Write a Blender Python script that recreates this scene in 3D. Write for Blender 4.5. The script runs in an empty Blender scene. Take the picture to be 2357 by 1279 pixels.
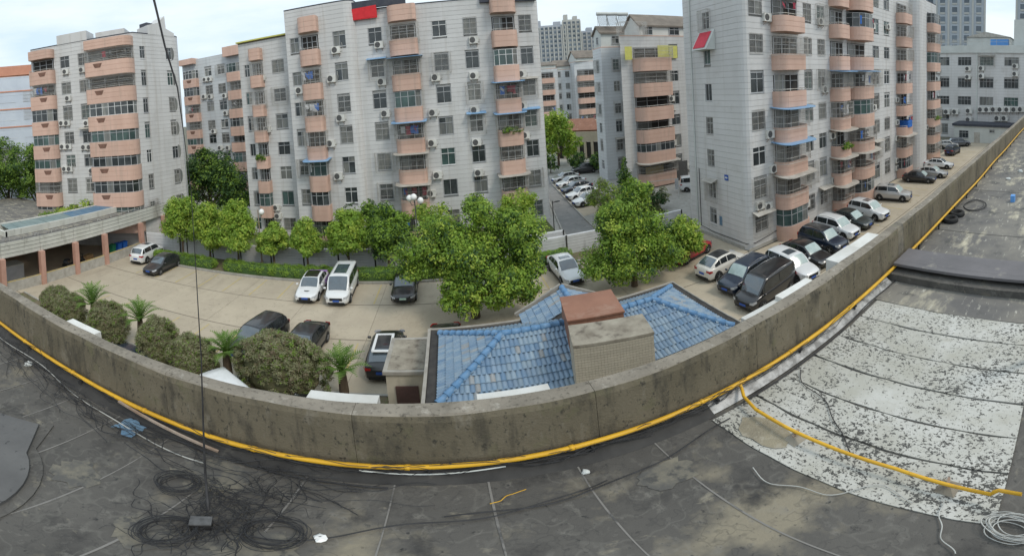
import bpy, math, random
import numpy as np
from mathutils import Matrix, Vector

# ------------------------------------------------------------------ camera, sky, sun, exposure
scene = bpy.context.scene
COL = scene.collection
EYE = 13.65
cam_data = bpy.data.cameras.new('camera')
cam = bpy.data.objects.new('camera', cam_data)
COL.objects.link(cam)
scene.camera = cam
scene.render.engine = 'CYCLES'
cam_data.type = 'PANO'                       # the photograph is a phone sweep panorama
_c = cam_data if hasattr(cam_data, 'panorama_type') else cam_data.cycles
_c.panorama_type = 'EQUIRECTANGULAR'
_c.longitude_min, _c.longitude_max = -1.2920, 1.2920
_c.latitude_min, _c.latitude_max = -1.0004, 0.2532
cam_data.clip_end = 3000
cam.matrix_world = (Matrix.Translation((0, 0, EYE)) @ Matrix.Rotation(-0.1692, 4, 'Z')
                    @ Matrix.Rotation(0.0740, 4, 'Y') @ Matrix.Rotation(-0.0427, 4, 'X')
                    @ Matrix.Rotation(math.radians(90), 4, 'X'))

SUN_DIR = Vector((0.50, -0.52, 0.80)).normalized()      # towards the sun
world = bpy.data.worlds.new('World')
scene.world = world
world.use_nodes = True
wn, wl = world.node_tree.nodes, world.node_tree.links
wn.clear()
w_out = wn.new('ShaderNodeOutputWorld'); w_bg = wn.new('ShaderNodeBackground')
w_sky = wn.new('ShaderNodeTexSky'); w_sky.sky_type = 'NISHITA'; w_sky.sun_disc = False
w_sky.sun_elevation = math.asin(SUN_DIR.z); w_sky.sun_rotation = math.atan2(SUN_DIR.x, SUN_DIR.y)
w_sky.air_density = 1.5; w_sky.dust_density = 3.0
w_co = wn.new('ShaderNodeTexCoord'); w_map = wn.new('ShaderNodeMapping'); w_map.inputs['Scale'].default_value = (1.0, 1.0, 4.5)
w_no = wn.new('ShaderNodeTexNoise'); w_no.inputs['Scale'].default_value = 2.2; w_no.inputs['Detail'].default_value = 7; w_no.inputs['Roughness'].default_value = 0.55
w_ra = wn.new('ShaderNodeValToRGB')
w_ra.color_ramp.elements[0].position = 0.36; w_ra.color_ramp.elements[0].color = (5.9, 7.3, 8.5, 1)
w_ra.color_ramp.elements[1].position = 0.60; w_ra.color_ramp.elements[1].color = (7.8, 8.6, 9.1, 1)
w_mix = wn.new('ShaderNodeMixRGB'); w_mix.inputs[0].default_value = 0.88
w_bg.inputs['Strength'].default_value = 0.102
wl.new(w_co.outputs['Generated'], w_map.inputs[0]); wl.new(w_map.outputs[0], w_no.inputs['Vector'])
wl.new(w_no.outputs['Fac'], w_ra.inputs[0]); wl.new(w_sky.outputs[0], w_mix.inputs[1]); wl.new(w_ra.outputs[0], w_mix.inputs[2])
wl.new(w_mix.outputs[0], w_bg.inputs['Color']); wl.new(w_bg.outputs[0], w_out.inputs[0])

sun_d = bpy.data.lights.new('sun', 'SUN'); sun = bpy.data.objects.new('sun', sun_d); COL.objects.link(sun)
sun_d.energy = 1.25; sun_d.angle = math.radians(16); sun_d.color = (1.0, 0.93, 0.82)
sun.rotation_euler = SUN_DIR.to_track_quat('Z', 'Y').to_euler(); sun.location = (0, 0, 80)
vs = scene.view_settings
vs.view_transform = 'Standard'; vs.look = 'None'; vs.gamma = 1.0; vs.use_curve_mapping = False; vs.exposure = 0.34
scene.cycles.max_bounces = 6; scene.cycles.transparent_max_bounces = 8; scene.cycles.use_denoising = True

# ------------------------------------------------------------------ helpers
PI = math.pi
WM = {}
I4 = Matrix.Identity(4)
rnd = random.Random(7)

def TR(x, y, z=0.0, rz=0.0):
    return Matrix.Translation((x, y, z)) @ Matrix.Rotation(rz, 4, 'Z')

def frame(p0, p1, z=0.0):
    """X along the facade to the viewer's right, Y into the wall, Z up."""
    u = Vector((p1[0] - p0[0], p1[1] - p0[1], 0)).normalized()
    m = Matrix.Identity(4)
    m.col[0][:3] = u; m.col[1][:3] = (-u.y, u.x, 0); m.col[3][:3] = (p0[0], p0[1], z)
    return m

class MB:
    def __init__(s):
        s.v = []; s.f = []; s.m = []; s.mi = 0
    def add(s, vs, fs):
        b = len(s.v); s.v.extend([tuple(q) for q in vs])
        for f in fs:
            s.f.append(tuple(b + i for i in f)); s.m.append(s.mi)
        return s
    def box(s, x0, x1, y0, y1, z0, z1, M=None):
        vs = [(x0,y0,z0),(x1,y0,z0),(x1,y1,z0),(x0,y1,z0),(x0,y0,z1),(x1,y0,z1),(x1,y1,z1),(x0,y1,z1)]
        if M is not None: vs = [M @ Vector(q) for q in vs]
        return s.add(vs, [(0,3,2,1),(4,5,6,7),(0,1,5,4),(1,2,6,5),(2,3,7,6),(3,0,4,7)])
    def bar(s, a, b, w, h=None):
        a = Vector(a); b = Vector(b); h = h or w; d = (b - a)
        t = d.normalized(); up = Vector((0,0,1)) if abs(t.z) < .95 else Vector((1,0,0))
        x = t.cross(up).normalized() * w / 2; y = x.cross(t).normalized() * h / 2
        vs = [a-x-y, a+x-y, a+x+y, a-x+y, b-x-y, b+x-y, b+x+y, b-x+y]
        return s.add(vs, [(0,3,2,1),(4,5,6,7),(0,1,5,4),(1,2,6,5),(2,3,7,6),(3,0,4,7)])
    def prism(s, poly, z0, z1, cap=True):
        n = len(poly); vs = [(p[0],p[1],z0) for p in poly] + [(p[0],p[1],z1) for p in poly]
        fs = [(i,(i+1)%n,n+(i+1)%n,n+i) for i in range(n)]
        if cap: fs += [tuple(range(n-1,-1,-1)), tuple(range(n,2*n))]
        return s.add(vs, fs)
    def tube(s, path, r, n=6, cap=True):
        pts = [Vector(p) for p in path]; k = len(pts); vs = []; up = None
        rr = r if isinstance(r, (list, tuple)) else [r]*k
        for i, p in enumerate(pts):
            t = (pts[min(i+1,k-1)] - pts[max(i-1,0)])
            t = t.normalized() if t.length > 1e-9 else Vector((0,0,1))
            if up is None: up = Vector((0,0,1)) if abs(t.z) < .9 else Vector((1,0,0))
            x = t.cross(up)
            if x.length < 1e-4: x = t.cross(Vector((.3,.9,.1)))
            x.normalize(); y = x.cross(t).normalized()
            for j in range(n):
                a = 2*PI*j/n; vs.append(p + x*math.cos(a)*rr[i] + y*math.sin(a)*rr[i])
        fs = [(i*n+j, i*n+(j+1)%n, (i+1)*n+(j+1)%n, (i+1)*n+j) for i in range(k-1) for j in range(n)]
        if cap: fs += [tuple(range(n)), tuple(range((k-1)*n+n-1, (k-1)*n-1, -1))]
        return s.add(vs, fs)
    def lathe(s, prof, n=16, M=None):
        k = len(prof); vs = []
        for r, z in prof:
            for j in range(n):
                a = 2*PI*j/n; q = Vector((r*math.cos(a), r*math.sin(a), z)); vs.append(M @ q if M is not None else q)
        fs = [(i*n+j, i*n+(j+1)%n, (i+1)*n+(j+1)%n, (i+1)*n+j) for i in range(k-1) for j in range(n)]
        if prof[0][0] > 1e-5: fs.append(tuple(range(n-1,-1,-1)))
        if prof[-1][0] > 1e-5: fs.append(tuple(range((k-1)*n, k*n)))
        return s.add(vs, fs)
    def grid(s, rows):
        k = len(rows[0]); vs = [q for r in rows for q in r]
        fs = [(i*k+j, i*k+j+1, (i+1)*k+j+1, (i+1)*k+j) for i in range(len(rows)-1) for j in range(k-1)]
        return s.add(vs, fs)
    def mesh(s, name, mats=(), smooth=False):
        me = bpy.data.meshes.new(name); me.from_pydata(s.v, [], s.f)
        for m in (mats if isinstance(mats, (list, tuple)) else [mats]): me.materials.append(m)
        if any(s.m): me.polygons.foreach_set('material_index', s.m)
        if smooth: me.polygons.foreach_set('use_smooth', [True]*len(me.polygons))
        me.update(); return me

def O(name, me, parent=None, M=I4, kind=None):
    o = bpy.data.objects.new(name, me); COL.objects.link(o)
    if parent is not None:
        o.parent = parent; o.matrix_basis = WM[parent.name].inverted() @ M
    else:
        o.matrix_basis = M
    WM[o.name] = M.copy()
    if kind: o['kind'] = kind
    return o
LABELS = {}
def tag(o, label, cat, group=None):
    o['label'] = label; o['category'] = cat
    if group: o['group'] = group
    LABELS.setdefault(label, []).append(o.name)
    return o
def thing(name, label, cat, M=I4, group=None):
    return tag(O(name, None, None, M), label, cat, group)
def copy_tree(src, M, parent=None):
    o = src.copy(); COL.objects.link(o)
    if parent is not None: o.parent = parent
    else: o.matrix_basis = M
    WM[o.name] = M.copy()
    for ch in src.children:
        copy_tree(ch, M @ WM[src.name].inverted() @ WM[ch.name], o)
    return o

# ------------------------------------------------------------------ materials
def mat(name, c1, c2=None, scale=2.0, stretch=(1,1,1), rough=.75, metal=0.0, ramp=(.35,.65), c3=None, s3=8.0, r3=(.55,.7),
        st3=(1,1,1), rnd_amt=0.0, bump=0.0, bscale=30.0, spec=.3, obj=False, detail=6.0, coat=0.0, extra=(), rings=()):
    m = bpy.data.materials.new(name); m.use_nodes = True
    N, L = m.node_tree.nodes, m.node_tree.links
    b = N['Principled BSDF']; b.inputs['Roughness'].default_value = rough; b.inputs['Metallic'].default_value = metal
    b.inputs['Specular IOR Level'].default_value = spec; b.inputs['Coat Weight'].default_value = coat
    b.inputs['Coat Roughness'].default_value = .06
    if obj: src = N.new('ShaderNodeTexCoord').outputs['Object']
    else: src = N.new('ShaderNodeNewGeometry').outputs['Position']
    def noise(sc, st, dt):
        mp = N.new('ShaderNodeMapping'); mp.inputs['Scale'].default_value = st
        no = N.new('ShaderNodeTexNoise'); no.inputs['Scale'].default_value = sc; no.inputs['Detail'].default_value = dt; no.inputs['Roughness'].default_value = .62
        L.new(src, mp.inputs[0]); L.new(mp.outputs[0], no.inputs['Vector']); return no.outputs['Fac']
    def ramp_of(f, r):
        mr = N.new('ShaderNodeMapRange'); mr.inputs[1].default_value = r[0]; mr.inputs[2].default_value = r[1]
        L.new(f, mr.inputs[0]); return mr.outputs[0]
    def mix(f, a, c):
        mx = N.new('ShaderNodeMixRGB'); L.new(f, mx.inputs[0])
        for i, q in ((1, a), (2, c)):
            if isinstance(q, tuple): mx.inputs[i].default_value = (*q, 1)
            else: L.new(q, mx.inputs[i])
        return mx.outputs[0]
    out = c1
    if c2: out = mix(ramp_of(noise(scale, stretch, detail), ramp), c1, c2)
    if c3: out = mix(ramp_of(noise(s3, st3, 5.0), r3), out, c3)
    for ce, se, re_, ste in extra: out = mix(ramp_of(noise(se, ste, 7.0), re_), out, ce)
    for ce, se, cen, wd, amt in rings:
        f = noise(se, (1,1,1), 3.0); a = N.new('ShaderNodeMath'); a.operation = 'SUBTRACT'; a.inputs[1].default_value = cen; L.new(f, a.inputs[0])
        a2 = N.new('ShaderNodeMath'); a2.operation = 'ABSOLUTE'; L.new(a.outputs[0], a2.inputs[0])
        mr = N.new('ShaderNodeMapRange'); mr.inputs[1].default_value = wd; mr.inputs[2].default_value = 0; mr.inputs[4].default_value = amt; L.new(a2.outputs[0], mr.inputs[0]); out = mix(mr.outputs[0], out, ce)
    if rnd_amt:
        oi = N.new('ShaderNodeObjectInfo'); mr = N.new('ShaderNodeMapRange')
        mr.inputs[3].default_value = 1 - rnd_amt; mr.inputs[4].default_value = 1 + rnd_amt
        L.new(oi.outputs['Random'], mr.inputs[0])
        hs = N.new('ShaderNodeHueSaturation'); L.new(mr.outputs[0], hs.inputs['Value'])
        if isinstance(out, tuple): hs.inputs['Color'].default_value = (*out, 1)
        else: L.new(out, hs.inputs['Color'])
        out = hs.outputs[0]
    if isinstance(out, tuple): b.inputs['Base Color'].default_value = (*out, 1)
    else: L.new(out, b.inputs['Base Color'])
    if bump:
        bp = N.new('ShaderNodeBump'); bp.inputs['Strength'].default_value = bump; bp.inputs['Distance'].default_value = .02
        L.new(noise(bscale, (1,1,1), 5.0), bp.inputs['Height']); L.new(bp.outputs[0], b.inputs['Normal'])
    return m
def leaf_mat(name, c1, c2, scale=1.3):
    m = bpy.data.materials.new(name); m.use_nodes = True
    N, L = m.node_tree.nodes, m.node_tree.links
    b = N['Principled BSDF']; b.inputs['Roughness'].default_value = .55; b.inputs['Specular IOR Level'].default_value = .25
    g = N.new('ShaderNodeNewGeometry'); no = N.new('ShaderNodeTexNoise'); no.inputs['Scale'].default_value = scale; no.inputs['Detail'].default_value = 4
    L.new(g.outputs['Position'], no.inputs['Vector'])
    mr = N.new('ShaderNodeMapRange'); mr.inputs[1].default_value = .35; mr.inputs[2].default_value = .65; L.new(no.outputs['Fac'], mr.inputs[0])
    mx = N.new('ShaderNodeMixRGB'); mx.inputs[1].default_value = (*c1, 1); mx.inputs[2].default_value = (*c2, 1); L.new(mr.outputs[0], mx.inputs[0])
    L.new(mx.outputs[0], b.inputs['Base Color'])
    tr = N.new('ShaderNodeBsdfTranslucent'); L.new(mx.outputs[0], tr.inputs['Color'])
    ms = N.new('ShaderNodeMixShader'); ms.inputs[0].default_value = .4
    L.new(b.outputs[0], ms.inputs[1]); L.new(tr.outputs[0], ms.inputs[2]); L.new(ms.outputs[0], N['Material Output'].inputs[0])
    return m

K = {}
K['tile'] = mat('white_tile', (.62,.617,.612), (.54,.537,.53), .35, (1,1,.25), .42, c3=(.42,.395,.36), s3=1.3, r3=(.54,.84), st3=(1,1,.05), rnd_amt=.03, spec=.4, extra=(((.46,.44,.415), .5, (.55,.85), (1,1,1)), ((.36,.32,.27), 2.6, (.64,.86), (1,1,.035))))
K['tile_blue'] = mat('bluish_tile', (.60,.62,.63), (.51,.53,.545), .4, (1,1,.25), .42, c3=(.38,.37,.36), s3=1.3, r3=(.56,.86), st3=(1,1,.06), rnd_amt=.03, spec=.4)
K['joint'] = mat('tile_joint', (.40,.395,.385), (.32,.315,.305), 1.5, rough=.9)
K['pink'] = mat('pink_tile', (.62,.425,.345), (.55,.37,.295), .8, (1,1,.3), .55, c3=(.40,.30,.245), s3=1.8, r3=(.55,.84), st3=(1,1,.07), rnd_amt=.06, extra=(((.30,.25,.21), 4.0, (.63,.85), (1,1,.05)),))
K['glass'] = mat('window_glass', (.025,.03,.034), (.06,.07,.072), .9, rough=.12, rnd_amt=.3, spec=.6)
K['glass2'] = mat('curtained_glass', (.22,.22,.20), (.12,.13,.13), 1.4, (2.5,2.5,.3), .3, rnd_amt=.25, spec=.5)
K['glass3'] = mat('green_glass', (.07,.12,.11), (.04,.06,.06), .9, rough=.14, rnd_amt=.25, spec=.6)
K['alu'] = mat('window_aluminium', (.46,.47,.48), (.38,.39,.40), 2, rough=.45, metal=.2)
K['whiteframe'] = mat('white_window_frame', (.72,.73,.73), (.62,.62,.61), 2, rough=.45)
K['steel'] = mat('cage_steel', (.56,.56,.54), (.40,.37,.33), 1.8, rough=.5, metal=.3)
K['rust'] = mat('rusty_steel', (.24,.16,.11), (.36,.30,.25), 2.5, rough=.75)
K['awn_blue'] = mat('blue_awning_sheet', (.17,.33,.54), (.25,.40,.58), 1.2, rough=.45)
K['awn_grey'] = mat('grey_awning_sheet', (.48,.46,.42), (.34,.32,.28), 1.5, rough=.6)
K['awn_red'] = mat('red_awning_sheet', (.62,.05,.08), (.50,.04,.06), 2, rough=.6)
K['red'] = mat('red_banner', (.75,.04,.05), (.62,.03,.04), 2, rough=.6)
K['yellowsheet'] = mat('yellow_sheet', (.62,.60,.16), (.52,.50,.14), 2, rough=.6)
K['dark'] = mat('dark_recess', (.035,.034,.032), (.055,.05,.045), 2, rough=.8)
K['roofdark'] = mat('dark_roof_sheet', (.045,.05,.07), (.07,.075,.09), 1.5, rough=.6)
K['acwhite'] = mat('air_conditioner_white', (.68,.68,.65), (.54,.53,.49), 1.6, rough=.5, rnd_amt=.12)
K['acdark'] = mat('fan_grille_dark', (.06,.06,.06), (.12,.12,.12), 9, rough=.6)
K['conc'] = mat('lot_concrete', (.465,.405,.31), (.40,.345,.265), .35, rough=.9, c3=(.33,.285,.22), s3=1.3, r3=(.55,.82), rnd_amt=.03, bump=.12, bscale=14, extra=(((.32,.275,.21), .5, (.56,.80), (1,.25,1)), ((.50,.45,.36), 4.0, (.60,.8), (1,1,1)), ((.17,.15,.12), 1.9, (.68,.78), (1,1,1)), ((.20,.175,.14), 6.0, (.70,.78), (1,1,1))), rings=(((.22,.195,.155), .45, .5, .0035, .6),))
K['concjoint'] = mat('slab_joint', (.22,.195,.155), (.16,.145,.12), 2, rough=.95)
K['yellowline'] = mat('faded_yellow_line', (.55,.42,.14), (.44,.37,.22), 3.5, rough=.85, c3=(.42,.38,.30), s3=5, r3=(.5,.7))
K['asphalt'] = mat('lane_asphalt', (.20,.20,.195), (.25,.245,.235), .8, rough=.9, c3=(.13,.13,.125), s3=2, r3=(.55,.75))
K['kerb'] = mat('kerb_concrete', (.40,.39,.36), (.30,.29,.26), 1.6, rough=.9)
K['ground'] = mat('ground_earth', (.17,.155,.125), (.12,.125,.085), .25, rough=.95)
K['soil'] = mat('bed_soil', (.19,.155,.105), (.13,.115,.07), 1.8, rough=.95, c3=(.11,.14,.05), s3=3, r3=(.50,.65), bump=.4)
K['deck'] = mat('roof_bitumen', (.080,.076,.070), (.120,.113,.102), .6, rough=.72, ramp=(.3,.7), c3=(.235,.208,.155), s3=.75, r3=(.56,.70), bump=.4, bscale=20, spec=.15, extra=(((.050,.048,.046), 1.3, (.55,.70), (1,1,1)), ((.19,.18,.16), 5.5, (.57,.75), (1,1,1)), ((.26,.235,.18), 2.4, (.63,.74), (.7,1.3,1)), ((.038,.038,.037), 11.0, (.60,.72), (1,1,1))), rings=(((.25,.24,.21), .8, .5, .012, .16), ((.04,.04,.04), 1.7, .47, .012, .30)))
K['deck2'] = mat('aged_roof_felt', (.21,.197,.17), (.125,.12,.115), .7, rough=.75, ramp=(.38,.62), c3=(.48,.44,.33), s3=1.1, r3=(.54,.70), st3=(.6,1.6,1), bump=.3, bscale=16, extra=(((.07,.07,.068), 1.3, (.56,.70), (1,1,1)), ((.45,.43,.37), 5.0, (.60,.70), (.5,2,1))))
K['felt'] = mat('smooth_felt', (.165,.155,.16), (.12,.115,.118), .9, rough=.6, bump=.15, c3=(.30,.28,.24), s3=2.2, r3=(.6,.78))
def flake_mat(name, thr):
    """old white roof paint, flaked off to the bitumen in patches of every size, a dirty rim round each"""
    m = mat(name, (.50,.495,.46), (.38,.37,.32), 1.3, rough=.75, bump=.3, bscale=26, extra=(((.36,.345,.29), 3.2, (.55,.80), (1,.5,1)),))
    N, L = m.node_tree.nodes, m.node_tree.links; b = N['Principled BSDF']; base = b.inputs['Base Color'].links[0].from_socket
    pos = N.new('ShaderNodeNewGeometry').outputs['Position']; acc = None
    for sc, wt, st in ((22.0,.52,(1,.75,1)), (7.0,.22,(1,1,1)), (1.1,.24,(1,1,1)), (48.0,.38,(1,1,1))):
        mp = N.new('ShaderNodeMapping'); mp.inputs['Scale'].default_value = st; L.new(pos, mp.inputs[0])
        no = N.new('ShaderNodeTexNoise'); no.inputs['Scale'].default_value = sc; no.inputs['Detail'].default_value = 6; no.inputs['Roughness'].default_value = .6; L.new(mp.outputs[0], no.inputs['Vector'])
        mu = N.new('ShaderNodeMath'); mu.operation = 'MULTIPLY'; mu.inputs[1].default_value = wt; L.new(no.outputs['Fac'], mu.inputs[0])
        if acc is None: acc = mu.outputs[0]
        else:
            ad = N.new('ShaderNodeMath'); L.new(acc, ad.inputs[0]); L.new(mu.outputs[0], ad.inputs[1]); acc = ad.outputs[0]
    for lo, hi, c in ((thr-.035, thr+.015, (.30,.29,.255)), (thr, thr+.012, (.075,.074,.068))):
        mr = N.new('ShaderNodeMapRange'); mr.inputs[1].default_value = lo; mr.inputs[2].default_value = hi; L.new(acc, mr.inputs[0])
        mx = N.new('ShaderNodeMixRGB'); L.new(mr.outputs[0], mx.inputs[0]); L.new(base, mx.inputs[1]); mx.inputs[2].default_value = (*c, 1); base = mx.outputs[0]
    L.new(base, b.inputs['Base Color']); return m
K['flake'] = flake_mat('flaking_white_paint', .724)
K['flake2'] = flake_mat('worn_white_paint', .716)
K['parap'] = mat('mossy_concrete', (.178,.154,.110), (.105,.090,.060), .9, (1,1,.45), .92, ramp=(.30,.70), c3=(.045,.042,.035), s3=2.6, r3=(.53,.72), st3=(1,1,.30), bump=.6, bscale=22, extra=(((.215,.195,.155), 3.4, (.58,.76), (1,1,.4)), ((.05,.045,.036), 5.5, (.57,.78), (1,1,.15)), ((.05,.046,.036), 16.0, (.57,.68), (1,1,.6)), ((.13,.125,.07), 1.6, (.58,.75), (1,1,1))))
K['coping'] = mat('coping_concrete', (.275,.245,.20), (.18,.16,.13), 1.6, rough=.92, c3=(.085,.075,.06), s3=14, r3=(.55,.72), bump=.6, bscale=28, extra=(((.42,.39,.34), 4.0, (.6,.75), (1,1,1)), ((.10,.09,.07), 2.2, (.58,.75), (1,1,1))))
K['pipe'] = mat('yellow_gas_pipe', (.68,.39,.025), (.56,.31,.02), 1.6, rough=.5, c3=(.36,.20,.04), s3=4, r3=(.56,.80), spec=.4, extra=(((.20,.13,.05), 9.0, (.64,.78), (1,1,1)),))
K['cable'] = mat('black_cable', (.022,.022,.024), (.05,.05,.052), 3, rough=.6)
K['cablew'] = mat('pale_cable', (.48,.48,.45), (.33,.33,.31), 3, rough=.6)
K['wall_own'] = mat('own_facade', (.45,.44,.41), (.36,.35,.32), .5, rough=.85)
K['rtile'] = [mat('blue_roof_tile', (.15,.235,.33), (.195,.265,.345), 3, rough=.42, rnd_amt=.12, spec=.5),
              mat('pale_blue_roof_tile', (.24,.31,.37), (.195,.27,.345), 3, rough=.42, rnd_amt=.12, spec=.5),
              mat('deep_blue_roof_tile', (.11,.19,.295), (.145,.22,.315), 3, rough=.42, rnd_amt=.12, spec=.5),
              mat('faded_roof_tile', (.30,.32,.32), (.22,.25,.28), 3, rough=.5, rnd_amt=.15),
              mat('worn_roof_tile', (.26,.255,.245), (.26,.29,.31), 3, rough=.55, rnd_amt=.15)]
K['ridge'] = mat('blue_ridge_tile', (.10,.22,.39), (.145,.265,.42), 3, rough=.45)
K['gutter'] = mat('black_gutter', (.03,.028,.027), (.06,.055,.05), 2, rough=.7)
K['fascia'] = mat('grey_fascia', (.36,.34,.30), (.26,.24,.21), 2, rough=.8)
K['beige'] = mat('beige_mosaic', (.50,.455,.365), (.43,.39,.31), 1.2, rough=.7, rnd_amt=.06, c3=(.30,.265,.21), s3=1.5, r3=(.58,.8), st3=(1,1,.3))
K['capc'] = mat('weathered_cap', (.34,.31,.25), (.19,.165,.13), 1.5, rough=.9, c3=(.10,.085,.07), s3=3, r3=(.55,.75))
K['brown'] = mat('rusty_brown_sheet', (.29,.145,.095), (.235,.115,.075), 1.0, rough=.6, c3=(.36,.235,.175), s3=1.2, r3=(.56,.8))
K['boundary'] = mat('boundary_wall_tile', (.62,.625,.63), (.52,.525,.53), .6, (1,1,.4), .5, c3=(.25,.25,.24), s3=1.2, r3=(.58,.8), st3=(1,1,.15), rnd_amt=.04)
K['postpink'] = mat('pink_post_tile', (.55,.33,.26), (.46,.27,.21), 1.5, rough=.55)
K['arcade'] = mat('arcade_fascia', (.62,.62,.57), (.50,.50,.45), .5, (1,1,.5), .6, c3=(.24,.23,.19), s3=1.3, r3=(.54,.78), st3=(1,1,.3), rnd_amt=.05)
K['trunk'] = mat('bark', (.13,.095,.065), (.08,.06,.042), 5, (1,1,.3), .9, bump=.5, bscale=20)
K['wood'] = mat('raw_timber', (.42,.27,.13), (.34,.21,.10), 3, rough=.8)
K['tyre'] = mat('tyre_rubber', (.018,.018,.018), (.03,.03,.03), 6, rough=.8)
K['rim'] = mat('alloy_rim', (.45,.46,.47), (.36,.37,.38), 6, rough=.3, metal=.7)
K['black'] = mat('black_plastic', (.02,.02,.021), (.03,.03,.03), 6, rough=.5)
K['carglass'] = mat('car_glass', (.075,.10,.12), (.05,.07,.085), 1.5, rough=.04, spec=1.0, coat=1.0)  # sky reflection is partly put into the bluish base colour
K['shade'] = mat('silver_sunshade_glass', (.44,.52,.50), (.33,.42,.41), 3, rough=.12, spec=.8)
K['lamp'] = mat('headlight', (.55,.57,.60), (.40,.42,.45), 10, rough=.12, spec=.8)
K['tail'] = mat('taillight', (.42,.02,.02), (.32,.01,.01), 10, rough=.15, spec=.7)
K['plate'] = mat('blue_number_plate', (.03,.09,.38), (.04,.11,.42), 10, rough=.4)
K['plateg'] = mat('green_number_plate', (.50,.66,.55), (.45,.62,.52), 10, rough=.4)
K['globe'] = mat('white_globe', (.80,.80,.78), (.72,.72,.70), 2, rough=.3)
K['binb'] = mat('blue_bin', (.02,.13,.50), (.02,.11,.42), 3, rough=.5)
K['bing'] = mat('green_bin', (.02,.20,.10), (.02,.17,.08), 3, rough=.5)
K['cloth'] = [mat('cloth_white', (.60,.60,.60), (.45,.46,.48), 3, rough=.9), mat('cloth_blue', (.03,.12,.42), (.04,.16,.5), 3, rough=.9), mat('cloth_red', (.35,.05,.08), (.26,.04,.06), 3, rough=.9), mat('cloth_dark', (.05,.06,.07), (.1,.1,.1), 3, rough=.9)]
K['tower'] = mat('tower_render', (.42,.45,.50), (.37,.40,.46), .02, rough=.85)
K['towerc'] = mat('tower_cream', (.50,.50,.47), (.44,.44,.42), .02, rough=.85)
K['sblue'] = mat('blue_sheet', (.10,.28,.62), (.13,.32,.66), 1, rough=.5)
K['cream'] = mat('cream_render', (.58,.60,.58), (.50,.52,.50), .5, rough=.85)
K['apx_w'] = mat('pale_blue_render', (.60,.65,.72), (.52,.57,.65), .3, rough=.8)
K['orange'] = mat('orange_band', (.62,.30,.20), (.54,.25,.17), .6, rough=.7)
K['roofbrown'] = mat('brown_roof_sheet', (.22,.19,.16), (.15,.13,.11), .6, rough=.8)
K['stone'] = mat('beige_stone', (.48,.42,.33), (.40,.35,.27), .6, rough=.85)
K['leafL'] = leaf_mat('leaf_bright', (0.22, 0.36, 0.05), (0.33, 0.49, 0.08))
K['leafM'] = leaf_mat('leaf_mid', (0.17, 0.28, 0.05), (0.25, 0.38, 0.07))
K['leafD'] = leaf_mat('leaf_deep', (0.045, 0.1, 0.035), (0.075, 0.14, 0.045))
K['leafY'] = leaf_mat('leaf_yellowish', (0.38, 0.49, 0.07), (0.48, 0.58, 0.11))
K['leafO'] = leaf_mat('leaf_olive', (.26,.275,.15), (.37,.37,.225), 2.2)
K['leafB'] = leaf_mat('leaf_brownish', (0.24, 0.2, 0.13), (0.32, 0.26, 0.18), 2.2)
K['frond'] = leaf_mat('cycad_frond', (0.1, 0.21, 0.04), (0.22, 0.34, 0.08), 3)
K['twig'] = mat('inner_twigs', (.14,.145,.075), (.19,.18,.10), 3, rough=.9)
K['hedgein'] = mat('hedge_interior', (.05,.10,.03), (.08,.14,.04), 3, rough=.9)
K['sideglass'] = mat('tinted_side_glass', (.012,.015,.017), (.03,.035,.038), 1.2, rough=.06, spec=.8)
K['chalk'] = mat('chalky_seam', (.20,.19,.175), (.085,.083,.08), 3, rough=.8, ramp=(.50,.64))
K['tglass'] = mat('tower_glass', (.10,.13,.16), (.17,.20,.23), .15, rough=.2, rnd_amt=.3)  # paler bluish glass: distant haze is put into the colour
K['bitblack'] = mat('black_bitumen', (.028,.027,.026), (.055,.053,.05), 1.5, rough=.7, c3=(.13,.12,.10), s3=3, r3=(.62,.78))
K['towerp'] = mat('pale_tower_render', (.50,.54,.58), (.44,.48,.53), .03, rough=.85)
K['panelblue'] = leaf_mat('blue_roof_panel', (.16,.30,.46), (.24,.36,.47), .8)
K['panelgreen'] = leaf_mat('pale_green_roof_panel', (.38,.47,.46), (.30,.39,.39), .8)

# ------------------------------------------------------------------ the setting
def sheet(name, pts, z, m, kind='structure'):
    b = MB(); b.add([(p[0], p[1], z) for p in pts], [tuple(range(len(pts)))])
    return O(name, b.mesh(name, m), kind=kind)
sheet('ground', [(-1500,-1500),(1500,-1500),(1500,1500),(-1500,1500)], -.03, K['ground'])
lot = sheet('parking_lot', [(-34.2,4.9),(91,4.9),(91,23.9),(22.6,23.9),(22.6,33.0),(-34.2,33.0)], -.012, K['concjoint'])
def slab(x0, x1, y0, y1):
    g = .012; gy = .05; b = MB(); r = .004
    b.box(x0+g, x1-g, y0+gy, y1-gy, -.06, rnd.uniform(0, .008))
    O('concrete_slab', b.mesh('concrete_slab', K['conc']), lot)
for i in range(10):
    x0 = -34.2 + i*5.68
    for y0, y1 in ((4.9,11), (11,17), (17,22.8), (22.8,27.7), (27.7,31.5)): slab(x0, x0+5.68, y0, y1)
for i in range(12):
    x0 = 22.6 + i*5.7
    for y0, y1 in ((4.9,10.5), (10.5,17), (17,23.9)): slab(x0, x0+5.7, y0, y1)
slab(17, 22.6, 31.5, 33)
def line(x0, y0, x1, y1, w=.11):
    b = MB(); d = Vector((x1-x0, y1-y0, 0)).normalized(); n = Vector((-d.y, d.x, 0))*w/2
    a, c = Vector((x0,y0,.018)), Vector((x1,y1,.018))
    b.add([a-n, c-n, c+n, a+n], [(0,1,2,3)]); O('parking_line', b.mesh('parking_line', K['yellowline']), lot)
for k in range(17): line(-29.2+k*2.55, 27.9, -29.2+k*2.55, 31.3)
for k in range(14): line(-27+k*2.6, 18.2, -27+k*2.6, 22.4)
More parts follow.
